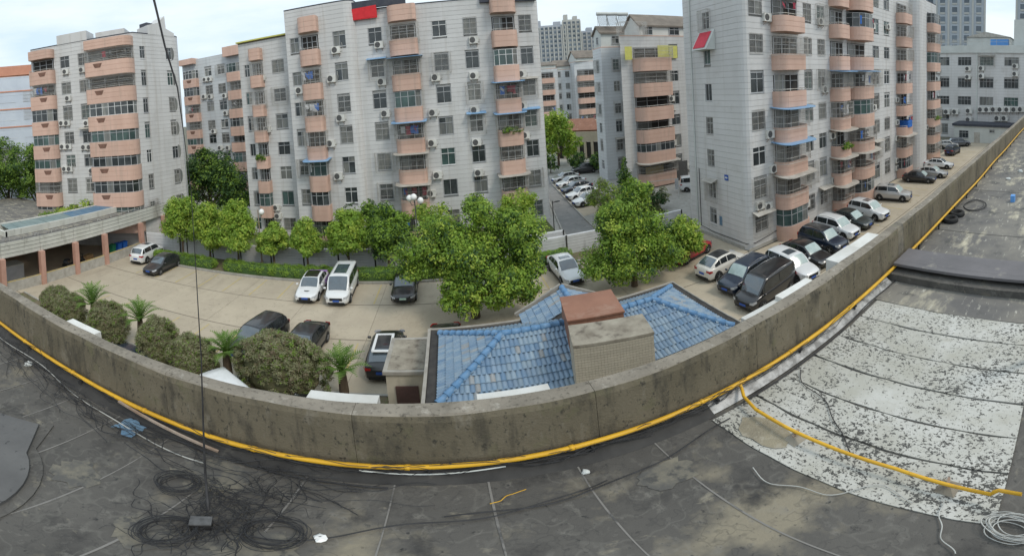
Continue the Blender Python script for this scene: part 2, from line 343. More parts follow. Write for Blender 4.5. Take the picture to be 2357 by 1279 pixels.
for k in range(20): line(23.2+k*2.75, 17.8, 23.2+k*2.75, 22.2)
# planting strip below our own wall, and the hedge strip
b = MB(); b.box(-33, -3.6, 12.2, 17.2, -.02, .10); bed = O('planting_bed', b.mesh('planting_bed', K['soil']), kind='structure')
b = MB(); b.box(-33, -3.5, 17.2, 17.35, -.02, .16); O('kerb', b.mesh('kerb', K['kerb']), kind='structure')
b = MB(); b.box(-31, 14, 31.65, 34.8, -.02, .12); O('planting_bed', b.mesh('planting_bed', K['soil']), kind='structure')
b = MB()
for i in range(45): b.box(-31+i, -30.02+i, 31.5, 31.65, -.02, .16)
O('kerb', b.mesh('kerb', K['kerb']), kind='structure')
# compound beyond the wall
sheet('pavement', [(-60,35.2),(60,35.2),(75,140),(-60,140)], -.016, K['kerb'])
sheet('lawn', [(-34,35.3),(10.6,35.3),(10.6,44.2),(-34,44.2)], .0, mat('lawn_grass', (.07,.11,.03), (.12,.13,.05), 1.2, rough=.95))
sheet('lawn', [(16.2,36.2),(22.5,36.2),(26,47.5),(20,47.5)], .004, bpy.data.materials['lawn_grass'])
sheet('road', [(10.9,35.6),(14.2,35.6),(14.6,43.1),(15.9,61.1),(18.5,74),(-2,74),(-2,69),(14.6,66),(14.2,58.9),(11.3,40)], -.006, K['asphalt'])
sheet('parking_bay', [(14.75,43.3),(20.5,45),(22,66),(16.0,61.1)], -.002, K['conc'])
def kerb_path(pts):
    b = MB()
    for a, c in zip(pts[:-1], pts[1:]): b.bar((a[0],a[1],.06), (c[0],c[1],.06), .16, .14)
    O('kerb', b.mesh('kerb', K['kerb']), kind='structure')
kerb_path([(10.9,36.2),(11.2,40),(14.1,58.9)]); kerb_path([(14.4,36.2),(14.7,43.1),(16,61.1)]); kerb_path([(10.9,36.2),(10.2,35.9)])
sheet('forecourt', [(16.6,24.2),(22.6,24.2),(22.6,33.4),(14.4,33.4),(14.4,28)], .022, K['conc'])

# ------------------------------------------------------------------ facade parts
_wc = {}
def win_meshes(w, h, style):
    key = (round(w,2), round(h,2), style)
    if key in _wc: return _wc[key]
    fr = MB(); t = .055; z = h
    y0, y1 = -.05, .03
    fr.box(-w/2, w/2, y0, y1, 0, t); fr.box(-w/2, w/2, y0, y1, h-t, h)
    fr.box(-w/2, -w/2+t, y0, y1, t, h-t); fr.box(w/2-t, w/2, y0, y1, t, h-t)
    panes = []
    tr = h*.68 if style in ('std', 'white') else h
    n = 2 if w < 1.9 else (3 if w < 2.6 else 4)
    if style in ('std', 'white'):
        fr.box(-w/2+t, w/2-t, y0, y1, tr-t/2, tr+t/2)
    for i in range(n):
        xa = -w/2+t + (w-2*t)*i/n; xb = -w/2+t + (w-2*t)*(i+1)/n
        if i: fr.box(xa-.022, xa+.022, y0-.004, y1, t, h-t)
        dy = .0 if i % 2 else .015
        panes.append((xa+.01, xb-.01, t, tr-t/2 if tr < h else h-t, dy))
        if tr < h: panes.append((xa+.01, xb-.01, tr+t/2, h-t, .008))
    fr.box(-w/2-.04, w/2+.04, -.13, -.01, -.05, 0)
    fm = fr.mesh('window', K['whiteframe'] if style == 'white' else K['alu'])
    pm = []
    for p in panes:
        row = []
        for g in ('glass', 'glass2', 'glass3'):
            b = MB(); b.box(p[0], p[1], p[4], p[4]+.012, p[2], p[3]); row.append(b.mesh('pane', K[g]))
        pm.append(row)
    _wc[key] = (fm, pm); return _wc[key]
_bars = {}
def bars_mesh(w, h, d, pitch=.13, sides=True):
    key = (round(w,2), round(h,2), round(d,2), pitch)
    if key in _bars: return _bars[key]
    b = MB(); r = .018; n = max(3, int(w/pitch))
    for i in range(n+1):
        x = -w/2 + w*i/n; b.bar((x,-d,0), (x,-d,h), r)
    for z in (0, h*.33, h*.66, h): b.bar((-w/2,-d,z), (w/2,-d,z), r*1.3)
    if d > .2:
        k = max(2, int(d/pitch))
        for s in (-1, 1):
            for i in range(k): b.bar((s*w/2,-d*i/k,0), (s*w/2,-d*i/k,h), r)
            for z in (0, h*.5, h): b.bar((s*w/2,-d,z), (s*w/2,0,z), r*1.3)
        for i in range(0, n+1, 3):
            x = -w/2 + w*i/n; b.bar((x,-d,0), (x,0,0), r); b.bar((x,-d,h), (x,0,h), r)
    _bars[key] = b.mesh('window_bars', K['steel']); return _bars[key]
def window(parent, F, s, z, w, h, style='std', bars=None, awn=None):
    fm, pm = win_meshes(w, h, style)
    M = F @ TR(s, -.02, z)
    o = O('window', fm, parent, M)
    cur = rnd.random()
    for row in pm:
        g = row[1] if (cur < .45 and rnd.random() < .75) else (row[2] if cur > .9 else row[0])
        O('pane', g, o, M)
    if bars is None and rnd.random() < .12:
        bars = 'cage'; awn = awn or ('awn_grey' if rnd.random() < .3 else None)
    if bars == 'flat': O('window_bars', bars_mesh(w, h, .14), o, M)
    if bars == 'cage': O('window_bars', bars_mesh(w+.5, h+.35, .55), o, M @ TR(0, 0, -.2))
    if awn:
        b = MB(); ww = w/2+.35
        b.add([(-ww,-.12,h+.32),(ww,-.12,h+.32),(ww,-.85,h+.12),(-ww,-.85,h+.12),(-ww,-.12,h+.28),(ww,-.12,h+.28),(ww,-.85,h+.08),(-ww,-.85,h+.08)],
              [(0,1,2,3),(7,6,5,4),(3,2,6,7),(0,3,7,4),(1,5,6,2)])
        O('awning', b.mesh('awning', K[awn]), o, M)
    return o

def round_plan(w, d, rl, rr, n=7):
    """front outline of a balcony, from its left root to its right root (y negative = outwards)"""
    pts = [(-w/2, 0)]
    rl = min(rl, d, w/2); rr = min(rr, d, w/2)
    for i in range(n+1):
        a = PI + (PI/2)*i/n; pts.append((-w/2+rl+rl*math.cos(a), -(d-rl)+rl*math.sin(a)))
    for i in range(n+1):
        a = 1.5*PI + (PI/2)*i/n; pts.append((w/2-rr+rr*math.cos(a), -(d-rr)+rr*math.sin(a)))
    pts.append((w/2, 0)); return pts
def sweep(b, plan, prof):
    """plan: open outline; prof: [(inset, z)]"""
    k = len(plan); nr = []
    for i in range(k):
        a = Vector(plan[max(i-1,0)]); c = Vector(plan[min(i+1,k-1)]); t = (c-a).normalized(); nr.append((-t.y, t.x))
    rows = [[(plan[i][0]+nr[i][0]*ins, plan[i][1]+nr[i][1]*ins, z) for i in range(k)] for ins, z in prof]
    b.grid(rows)
_bc = {}
def balcony_mesh(w, d, rl, rr, hp):
    key = ('b', w, d, rl, rr, hp)
    if key not in _bc:
        b = MB(); plan = round_plan(w, d, rl, rr); g = .02; n = 3
        prof = [(.0, -hp)]
        for i in range(n):
            za = -hp + hp*i/n; zb = -hp + hp*(i+1)/n
            prof += [(0, za+.012), (0, zb-.022), (g, zb-.018), (g, zb)] if i < n-1 else [(0, za+.012), (0, zb)]
        prof += [(.12, 0), (.12, -.9)]
        sweep(b, plan, prof)
        for zz in (-hp, -hp+.14): b.add([(p[0], p[1], zz) for p in plan], [tuple(range(len(plan)))])
        _bc[key] = b.mesh('balcony', K['pink'])
    return _bc[key]
def rail_mesh(w, d, rl, rr):
    key = ('r', w, d, rl, rr)
    if key not in _bc:
        b = MB(); plan = round_plan(w-.1, d-.05, rl, rr); b.tube([(p[0], p[1], .16) for p in plan], .028, 6)
        for p in plan[::4]: b.bar((p[0],p[1],0), (p[0],p[1],.16), .03)
        _bc[key] = b.mesh('railing', K['steel'])
    return _bc[key]
def cage_mesh(w, d, rl, rr, h):
    key = ('c', w, d, rl, rr, h)
    if key not in _bc:
        b = MB(); plan = round_plan(w, d, rl, rr)
        seg = [Vector(p) for p in plan]; dist = [0]
        for a, c in zip(seg[:-1], seg[1:]): dist.append(dist[-1] + (c-a).length)
        n = int(dist[-1]/.135)
        for i in range(n+1):
            t = dist[-1]*i/n; j = max(q for q in range(len(dist)-1) if dist[q] <= t + 1e-9)
            p = seg[j].lerp(seg[j+1], (t-dist[j])/max(1e-6, dist[j+1]-dist[j])); b.bar((p.x,p.y,-.12), (p.x,p.y,h), .018)
        for z in (-.12, h*.25, h*.6, h): b.tube([(p[0],p[1],z) for p in plan], .016, 4, False)
        _bc[key] = b.mesh('cage', K['steel'])
    return _bc[key]
def glazing(parent, M, w, d, rl, rr, h, fk='alu', gk='glass3'):
    plan = round_plan(w-.16, d-.08, rl, rr); key = ('g', w, d, rl, rr, h, fk, gk)
    if key not in _bc:
        f = MB(); g = MB(); seg = [Vector(p) for p in plan]; dist = [0]
        for a, c in zip(seg[:-1], seg[1:]): dist.append(dist[-1] + (c-a).length)
        n = max(4, int(dist[-1]/.75))
        ps = []
        for i in range(n+1):
            t = dist[-1]*i/n; j = max(q for q in range(len(dist)-1) if dist[q] <= t + 1e-9)
            ps.append(seg[j].lerp(seg[j+1], (t-dist[j])/max(1e-6, dist[j+1]-dist[j])))
        pan = []
        for i, p in enumerate(ps):
            f.bar((p.x,p.y,0), (p.x,p.y,h), .06)
            if i:
                q = ps[i-1]
                for z in (.03, h*.66, h-.03): f.bar((q.x,q.y,z), (p.x,p.y,z), .05)
                b = MB(); b.bar((q.x,q.y,h/2), (p.x,p.y,h/2), .012, h-.08)
                pan.append(b.mesh('pane', K[gk if (i*7) % 5 else 'glass2']))
        _bc[key] = (f.mesh('glazing', K[fk]), pan)
    fm, pan = _bc[key]; o = O('glazing', fm, parent, M)
    return o, pan
def balcony(parent, F, s, z, w, d, rl, rr, hp, ho, style, col='glass', notch=0):
    """z = top of the pink wall; ho = opening above it"""
    M = F @ TR(s, -.10, z)
    o = O('balcony', balcony_mesh(w, d, rl, rr, hp), parent, M)
    # doors behind
    if style != 'none':
        key = ('d', w, ho)
        if key not in _bc:
            b = MB(); b.box(-w/2+.15, w/2-.15, .0, .05, -.9, ho-.02); dm = b.mesh('recess', K['dark'])
            f = MB()
            for i in range(4):
                x = -w/2+.3+(w-.6)*i/3; f.bar((x,-.04,-.9), (x,-.04,ho-.1), .07)
            f.bar((-w/2+.3,-.04,ho-.1), (w/2-.3,-.04,ho-.1), .07); f.bar((-w/2+.3,-.04,ho*.55), (w/2-.3,-.04,ho*.55), .05)
            p = MB(); p.box(-w/2+.4, -w/2+.4+(w-.8)*.45, -.03, -.01, -.85, ho-.15)
            _bc[key] = (dm, f.mesh('balcony_door', K['alu']), p.mesh('curtain', K['glass2']))
        dm, fm, cm = _bc[key]
        O('recess', dm, o, M); O('balcony_door', fm, o, M)
        if rnd.random() < .6: O('curtain', cm, o, M)
    if 'open' in style or 'bars' in style: O('railing', rail_mesh(w, d, rl, rr), o, M)
    if 'glz' in style:
        g, pan = glazing(parent, M, w, d, rl, rr, ho, 'whiteframe' if 'white' in style else 'alu', 'glass3' if rnd.random() < .5 else 'glass')
        for me in pan: O('pane', me, g, M)
    if 'cage' in style: O('cage', cage_mesh(w+.36, d+.22, rl, rr, ho-.05), o, M)
    if 'bars' in style: O('cage', cage_mesh(w-.02, d-.02, rl, rr, ho-.05), o, M)
    for k, mk in (('blue', 'awn_blue'), ('grey', 'awn_grey')):
        if k in style:
            b = MB(); plan = round_plan(w+.8, d+.75, rl, rr); top = [(p[0], p[1], ho+.02+.16*p[1]/(d+.75)+.16) for p in plan]
            low = [(p[0], p[1], q[2]-.05) for p, q in zip(plan, top)]; n = len(plan)
            b.add(top+low, [tuple(range(n)), tuple(range(2*n-1, n-1, -1))] + [(i, n+i, n+i+1, i+1) for i in range(n-1)])
            O('awning', b.mesh('awning', K[mk]), o, M)
    if 'wash' in style or rnd.random() < .25:
        for i in range(rnd.randint(3, 6)):
            x = rnd.uniform(-w/2+.4, w/2-.4); b = MB(); hh = rnd.uniform(.5, .9); ww = rnd.uniform(.16, .3)
            b.add([(x-ww,-d+.25,ho-.35),(x+ww,-d+.22,ho-.35),(x+ww*.85,-d+.28,ho-.35-hh*.5),(x+ww*.9,-d+.24,ho-.35-hh),(x-ww*.9,-d+.27,ho-.35-hh),(x-ww*.8,-d+.22,ho-.35-hh*.5)], [(0,1,2,5),(5,2,3,4)])
            O('laundry', b.mesh('laundry', rnd.choice(K['cloth'])), o, M)
    if 'plant' in style:
        me = leaves([(0,-d-.05,.05,w*.42,.35,.4)], 260, .14, ['leafD','leafM'], 5); O('balcony_plants', me, o, M, kind='stuff')
    if 'tarp' in style:
        b = MB(); sweep(b, round_plan(w*.42, d+.12, .2, .2), [(0,-.1),(.03,.3),(0,.6),(.04,.8)]); O('tarpaulin', b.mesh('tarpaulin', K['cloth'][1]), o, M)
    if notch:
        b = MB(); b.add([(-.62+notch,-d-.012,-.22),(.62+notch,-d-.012,-.22),(.36+notch,-d-.012,-.72),(-.36+notch,-d-.012,-.72)], [(3,2,1,0)])
        O('planter_notch', b.mesh('planter_notch', mat('notch_brown', (.22,.12,.09), (.14,.08,.06), 2, rough=.8) if 'notch_brown' not in bpy.data.materials else bpy.data.materials['notch_brown']), o, M)
    return o

def leaves(blobs, n, size, mats, seed, clump=.30, flat=.5, shell=.72):
    """many small leaf faces gathered in clumps over a set of ellipsoids"""
    rg = np.random.default_rng(seed)
    vol = np.array([b[3]*b[4] + b[4]*b[5] + b[3]*b[5] for b in blobs]); vol /= vol.sum()
    P = []; NRM = []; MI = []
    for b, fr in zip(blobs, vol):
        m = max(30, int(n*fr)); k = max(6, int(m/ (70 if m > 900 else 28)))
        c = rg.normal(size=(k,3)); c /= np.linalg.norm(c, axis=1)[:,None]; c *= (shell + (1.02-shell)*rg.random((k,1)))
        idx = rg.integers(0, k, m); off = rg.normal(size=(m,3))*clump*rg.random((m,1))**.5
        p = c[idx] + off; inner = rg.random(m) < .25
        p[inner] *= rg.random((inner.sum(),1))**.5
        rad = np.linalg.norm(p, axis=1); over = rad > 1.15; p[over] *= (1.15/rad[over])[:,None]
        mi = rg.integers(0, len(mats), k)[idx]; flip = rg.random(m) < .25; mi[flip] = rg.integers(0, len(mats), flip.sum())
        nn = p + rg.normal(size=(m,3))*.55 + np.array([0,0,flat])
        P.append(np.array(b[:3]) + p*np.array(b[3:6])); NRM.append(nn); MI.append(mi)
    P = np.concatenate(P); NRM = np.concatenate(NRM); MI = np.concatenate(MI)
    NRM /= np.linalg.norm(NRM, axis=1)[:,None]
    t = np.cross(NRM, rg.normal(size=NRM.shape)); t /= np.linalg.norm(t, axis=1)[:,None]; u = np.cross(NRM, t)
    sz = size*(.6+.8*rg.random((len(P),1)))
    V = np.stack([P - t*sz, P - u*sz*.5 + NRM*sz*.12, P + t*sz, P + u*sz*.5 + NRM*sz*.12], 1).reshape(-1,3)
    me = bpy.data.meshes.new('foliage'); q = len(P)
    me.vertices.add(4*q); me.loops.add(4*q); me.polygons.add(q)
    me.vertices.foreach_set('co', V.astype(np.float32).ravel())
    me.loops.foreach_set('vertex_index', np.arange(4*q, dtype=np.int32))
    me.polygons.foreach_set('loop_start', np.arange(0, 4*q, 4, dtype=np.int32))
    for m in mats: me.materials.append(K[m])
    me.polygons.foreach_set('material_index', MI.astype(np.int32)); me.update(); me.validate(); return me

# ------------------------------------------------------------------ building shell with tile courses
def shell(root, plan, z0, z1, edges, vis, openings, pitch=.46, gap=.026, t=.12, m='tile', single=True, top='roofdark', roof=True):
    """plan: CCW core outline; edges: indices that carry tile courses; openings: {edge: [(s0,s1,z0,z1)]}"""
    n = len(plan); b = MB(); b.prism(plan, z0, z1-.02)
    wall = O('wall', b.mesh('wall', K['joint']), root)
    U = []; Nn = []
    for i in range(n):
        a = Vector(plan[i]); c = Vector(plan[(i+1)%n]); u = (c-a).normalized(); U.append((a, u, (c-a).length)); Nn.append(Vector((u.y, -u.x)))
    def outer(i):
        a = Nn[i-1]; c = Nn[i]; s = a + c; den = 1 + a.dot(c)
        return Vector(plan[i]) + s * (t/max(.25, den))
    OUT = [outer(i) for i in range(n)]
    z = z0; segs = []; mo = MB()
    while z < z1 - .05:
        zb = min(z + pitch, z1); za, zt = z, zb - gap
        for e in edges:
            a, u, L = U[e]; nv = Nn[e]
            cuts = sorted((o[0], o[1]) for o in openings.get(e, []) if o[2] < (za+zt)/2 < o[3])
            iv = []; s = 0.0
            for c0, c1 in cuts:
                if c0 > s: iv.append((s, c0))
                s = max(s, c1)
            if s < L: iv.append((s, L))
            for s0, s1 in iv:
                if s1 - s0 < .02: continue
                p0 = a + u*s0; p1 = a + u*s1
                q0 = OUT[e] if s0 <= 1e-6 else p0 + nv*t
                q1 = OUT[(e+1)%n] if s1 >= L - 1e-6 else p1 + nv*t
                vs = [(p0.x,p0.y,za),(q0.x,q0.y,za),(q1.x,q1.y,za),(p1.x,p1.y,za),(p0.x,p0.y,zt),(q0.x,q0.y,zt),(q1.x,q1.y,zt),(p1.x,p1.y,zt)]
                segs.append(((s1-s0)*(3 if e in vis else 1), vs))
                a0 = p0.lerp(Vector(q0), .84); a1 = p1.lerp(Vector(q1), .84)
                mo.add([(a0.x,a0.y,zt-.001),(a1.x,a1.y,zt-.001),(a1.x,a1.y,zb+.001),(a0.x,a0.y,zb+.001)], [(0,1,2,3)])
        z = zb
    FS = [(1,2,6,5),(4,5,6,7),(0,3,2,1),(0,1,5,4),(2,3,7,6)]
    segs.sort(key=lambda q: -q[0]); st = MB()
    for i, (_, vs) in enumerate(segs):
        if single and i < 300:
            b = MB(); b.add(vs, FS); O('tile_course', b.mesh('tile_course', K[m]), wall)
        else: st.add(vs, FS)
    if mo.f: O('joint_mortar', mo.mesh('joint_mortar', K['joint']), wall, kind='stuff')
    if st.f: O('tile_courses', st.mesh('tile_courses', K[m]), wall, kind='stuff')
    if roof:
        b = MB(); b.prism([tuple(p) for p in OUT], z1+.003, z1+.12); O('roof_edge', b.mesh('roof_edge', K[top]), root)
    return wall

ACS = []
def ac_master():
    t = thing('air_conditioner', 'x', 'air conditioner')
    b = MB(); b.box(-.45,.45,-.36,0,0,.66); O('casing', b.mesh('casing', K['acwhite']), t)
    b = MB(); R = Matrix.Rotation(PI/2, 4, 'X')
    b.lathe([(.001,.0),(.05,.012),(.26,.012),(.28,.0)], 18, Matrix.Translation((-.13,-.362,.33)) @ R)
    O('fan_grille', b.mesh('fan_grille', K['acdark']), t)
    b = MB()
    for x in (-.32, .32): b.bar((x,.02,-.03), (x,-.42,-.03), .05); b.bar((x,.02,-.34), (x,-.38,-.05), .035)
    b.bar((-.34,-.03,-.03), (.34,-.03,-.03), .05)
    O('bracket', b.mesh('bracket', K['rust']), t)
    b = MB(); b.tube([(.45,-.1,.2),(.6,-.08,.15),(.66,-.03,.5),(.6,0,1.0)], .03, 6); O('pipe', b.mesh('pipe', K['cablew']), t)
    return t
AC0 = None
ORD = ['ground','first','second','third','fourth','fifth','sixth','seventh','eighth']
def ac(F, s, z, label, group, sc=1.0, pipe=True):
    """z = centre of the unit"""
    global AC0
    M = F @ TR(s, -.05, z-.33*sc) @ Matrix.Diagonal((sc, sc, sc, 1))
    if AC0 is None: AC0 = ac_master(); del LABELS['x']; o = AC0; old = list(o.children); o.matrix_basis = M; WM[o.name] = M.copy(); [WM.__setitem__(c.name, M.copy()) for c in old]
    else: o = copy_tree(AC0, M)
    if not pipe:
        for c in list(o.children):
            if c.name.startswith('pipe'): bpy.data.objects.remove(c)
    k = 2; base = label
    while label in LABELS: label = base.replace('white', ['', 'second white', 'third white', 'fourth white'][min(3,k-1)]); k += 1; base = base if k < 5 else base + ' again'
    o['label'] = label; o['group'] = group; LABELS[label] = [o.name]
    return o

# ------------------------------------------------------------------ apartment blocks
def block(name, label, plan, z1, facs, z0=0.0, m='tile', pitch=.46, cat='apartment building', top='roofdark', extra_edges=(), single=True):
    """facs: {edge: [columns]}; a column is ('w', s, w, h, rows, opts) or ('b', s, w, d, rl, rr, hp, ho, rows, styles, notch)"""
    cx = sum(p[0] for p in plan)/len(plan); cy = sum(p[1] for p in plan)/len(plan)
    root = thing(name, label, cat, TR(cx, cy, z0))
    op = {}
    for e, cols in facs.items():
        L = op.setdefault(e, [])
        for c in cols:
            if c[0] == 'w':
                for z in c[4]: L.append((c[1]-c[2]/2-.03, c[1]+c[2]/2+.03, z-.05, z+c[3]+.04))
            else:
                for z, st in zip(c[8], c[9]):
                    if st != 'none': L.append((c[1]-c[2]/2+.15, c[1]+c[2]/2-.15, z-.9, z+c[7]))
    shell(root, plan, z0, z1, sorted(set(facs) | set(extra_edges)), set(facs), op, pitch, m=m, top=top, single=single)
    FR = {}
    for e, cols in facs.items():
        F = FR[e] = frame(plan[e], plan[(e+1) % len(plan)])
        for c in cols:
            if c[0] == 'w':
                o = c[5] if len(c) > 5 else {}
                for i, z in enumerate(c[4]):
                    r = rnd.random()
                    bars = o.get('bars', {}).get(i, 'flat' if r < o.get('pb', .35) else None)
                    st = rnd.choices(('white', 'plain', 'std'), (o.get('pw', .15), .14, .71))[0]
                    window(root, F, c[1], z, c[2], c[3], st, bars, o.get('awn', {}).get(i))
            else:
                notch = c[10] if len(c) > 10 else 0
                for z, st in zip(c[8], c[9]):
                    if st == 'none': O('balcony', balcony_mesh(*c[2:7]), root, F @ TR(c[1], -.10, z))
                    else: balcony(root, F, c[1], z, c[2], c[3], c[4], c[5], c[6], c[7], st, notch=notch)
    return root, FR
def arc(cx, cy, r, a0, a1, n=5):
    return [(cx + r*math.cos(math.radians(a0+(a1-a0)*i/n)), cy + r*math.sin(math.radians(a0+(a1-a0)*i/n))) for i in range(n+1)]

# --- centre block, three stepped wings
ZM = [.6, 3.9, 7.0, 10.1, 13.2, 16.5, 20.0]; ZM1 = [.3, 3.4, 6.3, 9.1, 12.1, 15.0, 18.3]
planM = [(-10.4,44.5)] + arc(10.6,45.1,.6,-90,0,4) + [(11.2,57),(-10.4,57)]
M3, FM3 = block('apartment_building', 'widest white tiled apartment block in the centre, pink balconies, black roof edge', planM, 23.55, {0: [
    ('w', 3.05, 1.55, 1.7, ZM, {'awn': {5: 'awn_blue'}, 'bars': {5: 'cage', 6: None, 1: 'cage', 2: 'cage'}, 'pb': .5}),
    ('b', 6.25, 3.2, 1.25, .9, .35, 1.65, 1.6, ZM, ['open','cage grey wash','cage grey','cage blue','glz','cage blue','cage']),
    ('w', 10.3, 1.6, 1.75, ZM, {'pb': .4, 'bars': {6: None, 3: None}}),
    ('w', 13.75, 1.5, 1.75, ZM, {'pb': .5, 'awn': {3: 'awn_blue'}, 'bars': {4: 'cage', 3: 'cage'}}),
    ('b', 17.5, 2.9, 1.25, .35, .9, 1.65, 1.6, ZM, ['open','cage grey','bars','cage blue plant','cage blue wash','glz white','open']),
    ('w', 20.0, 1.45, 1.7, ZM, {'pb': .6, 'awn': {3: 'awn_blue', 4: 'awn_grey'}, 'bars': {4: 'cage', 3: 'cage', 1: 'cage'}})],
    5: []}, extra_edges=(1,2,3,4,5))
planM2 = [(-17.7,43.6)] + arc(-10.6,44.6,1.0,-90,0,5) + [(-9.6,57),(-17.7,57)]
M2, FM2 = block('apartment_building', 'tall narrow white tiled wing with rounded right corner beside the centre block', planM2, 24.7, {0: [
    ('w', .95, 1.1, 1.6, ZM, {'pb': .3}),
    ('b', 2.85, 2.4, 1.1, .8, .3, 1.65, 1.6, ZM, ['open','glz','glz blue','cage','cage wash','bars','open']),
    ('w', 6.4, 1.5, 1.75, ZM, {'pb': .35})]}, extra_edges=(1,2,3,4,5,6,7))
planM1 = [(-25.2,45.3),(-17.75,45.3),(-17.75,57),(-25.2,57)]
M1, FM1 = block('apartment_building', 'lower white tiled wing with yellowish roof edge left of the tall narrow wing', planM1, 22.3, {0: [
    ('w', .95, .8, 1.5, ZM1, {'pb': .2}),
    ('b', 2.5, 1.7, 1.0, .4, .3, 1.35, 1.5, ZM1, ['open','glz','open','open plant','cage','cage','bars']),
    ('w', 5.35, 1.6, 1.6, ZM1, {'pb': .4, 'bars': {5: 'cage'}})]}, extra_edges=(1,3), m='tile', top='roofbrown')
b = MB(); b.box(-25.5,-17.4,44.9,46.5,22.45,22.6); O('roof_canopy', b.mesh('roof_canopy', K['yellowsheet']), M1)
# roof pieces of the centre block
b = MB(); b.add([(-10.2,44.0,22.6),(-6.9,44.0,22.75),(-6.9,43.9,23.9),(-10.2,43.9,23.75)], [(0,1,2,3)]); b.box(-10.2,-6.9,44.02,44.2,22.6,23.9)
O('red_banner', b.mesh('red_banner', K['red']), M3)
for q in ((-10.2,-3.6,43.95,44.35,23.7,24.5), (4.6,11.0,44.0,44.36,23.1,23.68)):
    b = MB(); b.box(*q); O('dark_roof_band', b.mesh('dark_roof_band', K['roofdark']), M3)
for s0, w in ((6.25,3.2), (17.5,2.9)): O('balcony', balcony_mesh(w,1.25,.9 if s0 < 10 else .35,.35 if s0 < 10 else .9,1.65), M3, FM3[0] @ TR(s0,-.10,23.5))
O('balcony', balcony_mesh(2.4,1.1,.8,.3,1.65), M2, FM2[0] @ TR(2.85,-.10,23.5))
O('balcony', balcony_mesh(1.7,1.0,.4,.3,1.35), M1, FM1[0] @ TR(2.5,-.10,21.4))
b = MB(); b.box(-17.6,-13.6,44.2,50,24.7,24.82); O('roof_slab', b.mesh('roof_slab', K['roofbrown']), M2)

# --- right block
ZR = [1.3, 4.1, 6.8, 9.6, 12.5, 15.5, 18.6, 21.7]; ZRL = [1.2, 3.6, 6.4, 9.1, 11.9, 14.95, 17.9, 21.0]
planR = [(22.8,24.8)] + arc(23.4,24.8,.6,180,270,4)[1:] + [(57.0,24.2)] + arc(58.6,24.2,1.4,180,270,4) + arc(60.4,24.2,1.4,270,360,4)[1:] + [(69.4,24.2),(69.4,32.5),(22.8,32.5)]
iF = 4; iE = len(planR)-4; iL = len(planR)-1
rowsB = ['glz','cage grey','cage blue','cage blue','open','cage','open wash','open']
dxR = 23.4 - 22.8
eL = len(planR)
R1, FR1 = block('apartment_building', 'white tiled apartment block on the right with tiers of rounded pink balconies', planR, 25.2, {
    iF: [('w', 1.4-dxR, 1.6, 1.6, ZR, {'pb': .3, 'bars': {1: 'cage', 5: 'flat'}}),
        ('b', 5.2-dxR, 3.9, 1.35, .95, .95, 1.3, 1.5, ZR, ['glz','cage grey','cage blue','cage blue','open','cage','open wash','open']),
        ('w', 8.6-dxR, 1.25, 1.6, ZR, {'pb': .45, 'bars': {1: 'cage', 3: 'flat'}}),
        ('w', 10.9-dxR, 1.3, 1.6, ZR, {'pb': .35, 'bars': {0: 'cage', 4: 'cage'}, 'awn': {0: 'awn_grey'}}),
        ('b', 13.8-dxR, 2.9, 1.25, .9, .9, 1.35, 1.5, ZR, ['cage grey','cage grey wash','open plant grey','cage','cage blue','open','open','glz']),
        ('b', 18.0-dxR, 4.4, 1.9, 1.7, 1.7, 1.35, 1.5, ZR, ['glz','cage grey','cage wash','glz','cage blue wash','open','glz','open']),
        ('w', 23.0-dxR, 1.7, 1.65, ZR, {'pb': .3, 'bars': {4: 'cage'}, 'awn': {1: 'awn_grey'}}),
        ('w', 26.2-dxR, 1.6, 1.65, ZR, {'pb': .3}),
        ('b', 31.2-dxR, 4.0, 1.3, .9, 1.1, 1.35, 1.5, ZR, ['glz','cage grey','open tarp','open wash','open','cage','cage','bars'])],
    iE: [('w', 1.0, 0.9, 1.65, ZR, {'pb': .1}),
        ('b', 5.2, 4.6, 1.25, .9, .9, 1.4, 1.6, ZR, ['cage','cage','cage plant','open','open','glz','cage','glz'])],
    iL: [('w', 3.5, .95, 1.45, ZRL, {'pb': .2, 'bars': {1: 'cage'}, 'awn': {1: 'awn_grey'}})]},
    extra_edges=range(0, len(planR)-2))
# red hood over the window on the flank
b = MB(); P = [(22.65,29.9,16.1),(22.65,27.7,16.1),(21.7,27.9,16.15),(21.7,30.1,16.15),(22.65,29.9,17.8),(22.65,27.7,17.8)]
b.add(P, [(4,5,2,3),(0,3,2,1),(0,4,3),(1,2,5)]); O('window_hood', b.mesh('window_hood', K['cream']), R1)
b = MB(); b.add([(21.75,29.9,16.3),(21.75,28.2,16.3),(22.5,28.0,17.62),(22.5,29.7,17.62)], [(0,1,2,3)]); b.add([(21.74,29.92,16.31),(21.74,28.18,16.31),(22.49,27.98,17.63),(22.49,29.72,17.63)], [(3,2,1,0)])
O('red_sheet', b.mesh('red_sheet', K['awn_red']), R1)
b = MB(); b.box(22.63,22.665,26.6,27.1,5.5,5.95); sg = O('number_sign', b.mesh('number_sign', K['plate']), R1)
b = MB(); b.box(22.62,22.628,26.68,27.02,5.66,5.80); O('sign_text', b.mesh('sign_text', K['cream']), sg)
b = MB(); b.box(22.66,22.67,27.7,28.1,1.4,2.2); O('notice', b.mesh('notice', K['panelblue']), R1)
b = MB(); b.tube([(22.6,31.4,0.1),(22.6,31.4,25)], .07, 8); O('drain_pipe', b.mesh('drain_pipe', K['cream']), R1)
b = MB(); b.tube([(22.62,30.9,6),(22.62,30.9,.7),(22.62,29,.55),(22.62,26,.6),(22.7,24.5,.55),(23.3,24.02,.6),(26,24.0,.9)], .03, 6); O('black_hose', b.mesh('black_hose', K['cable']), R1)
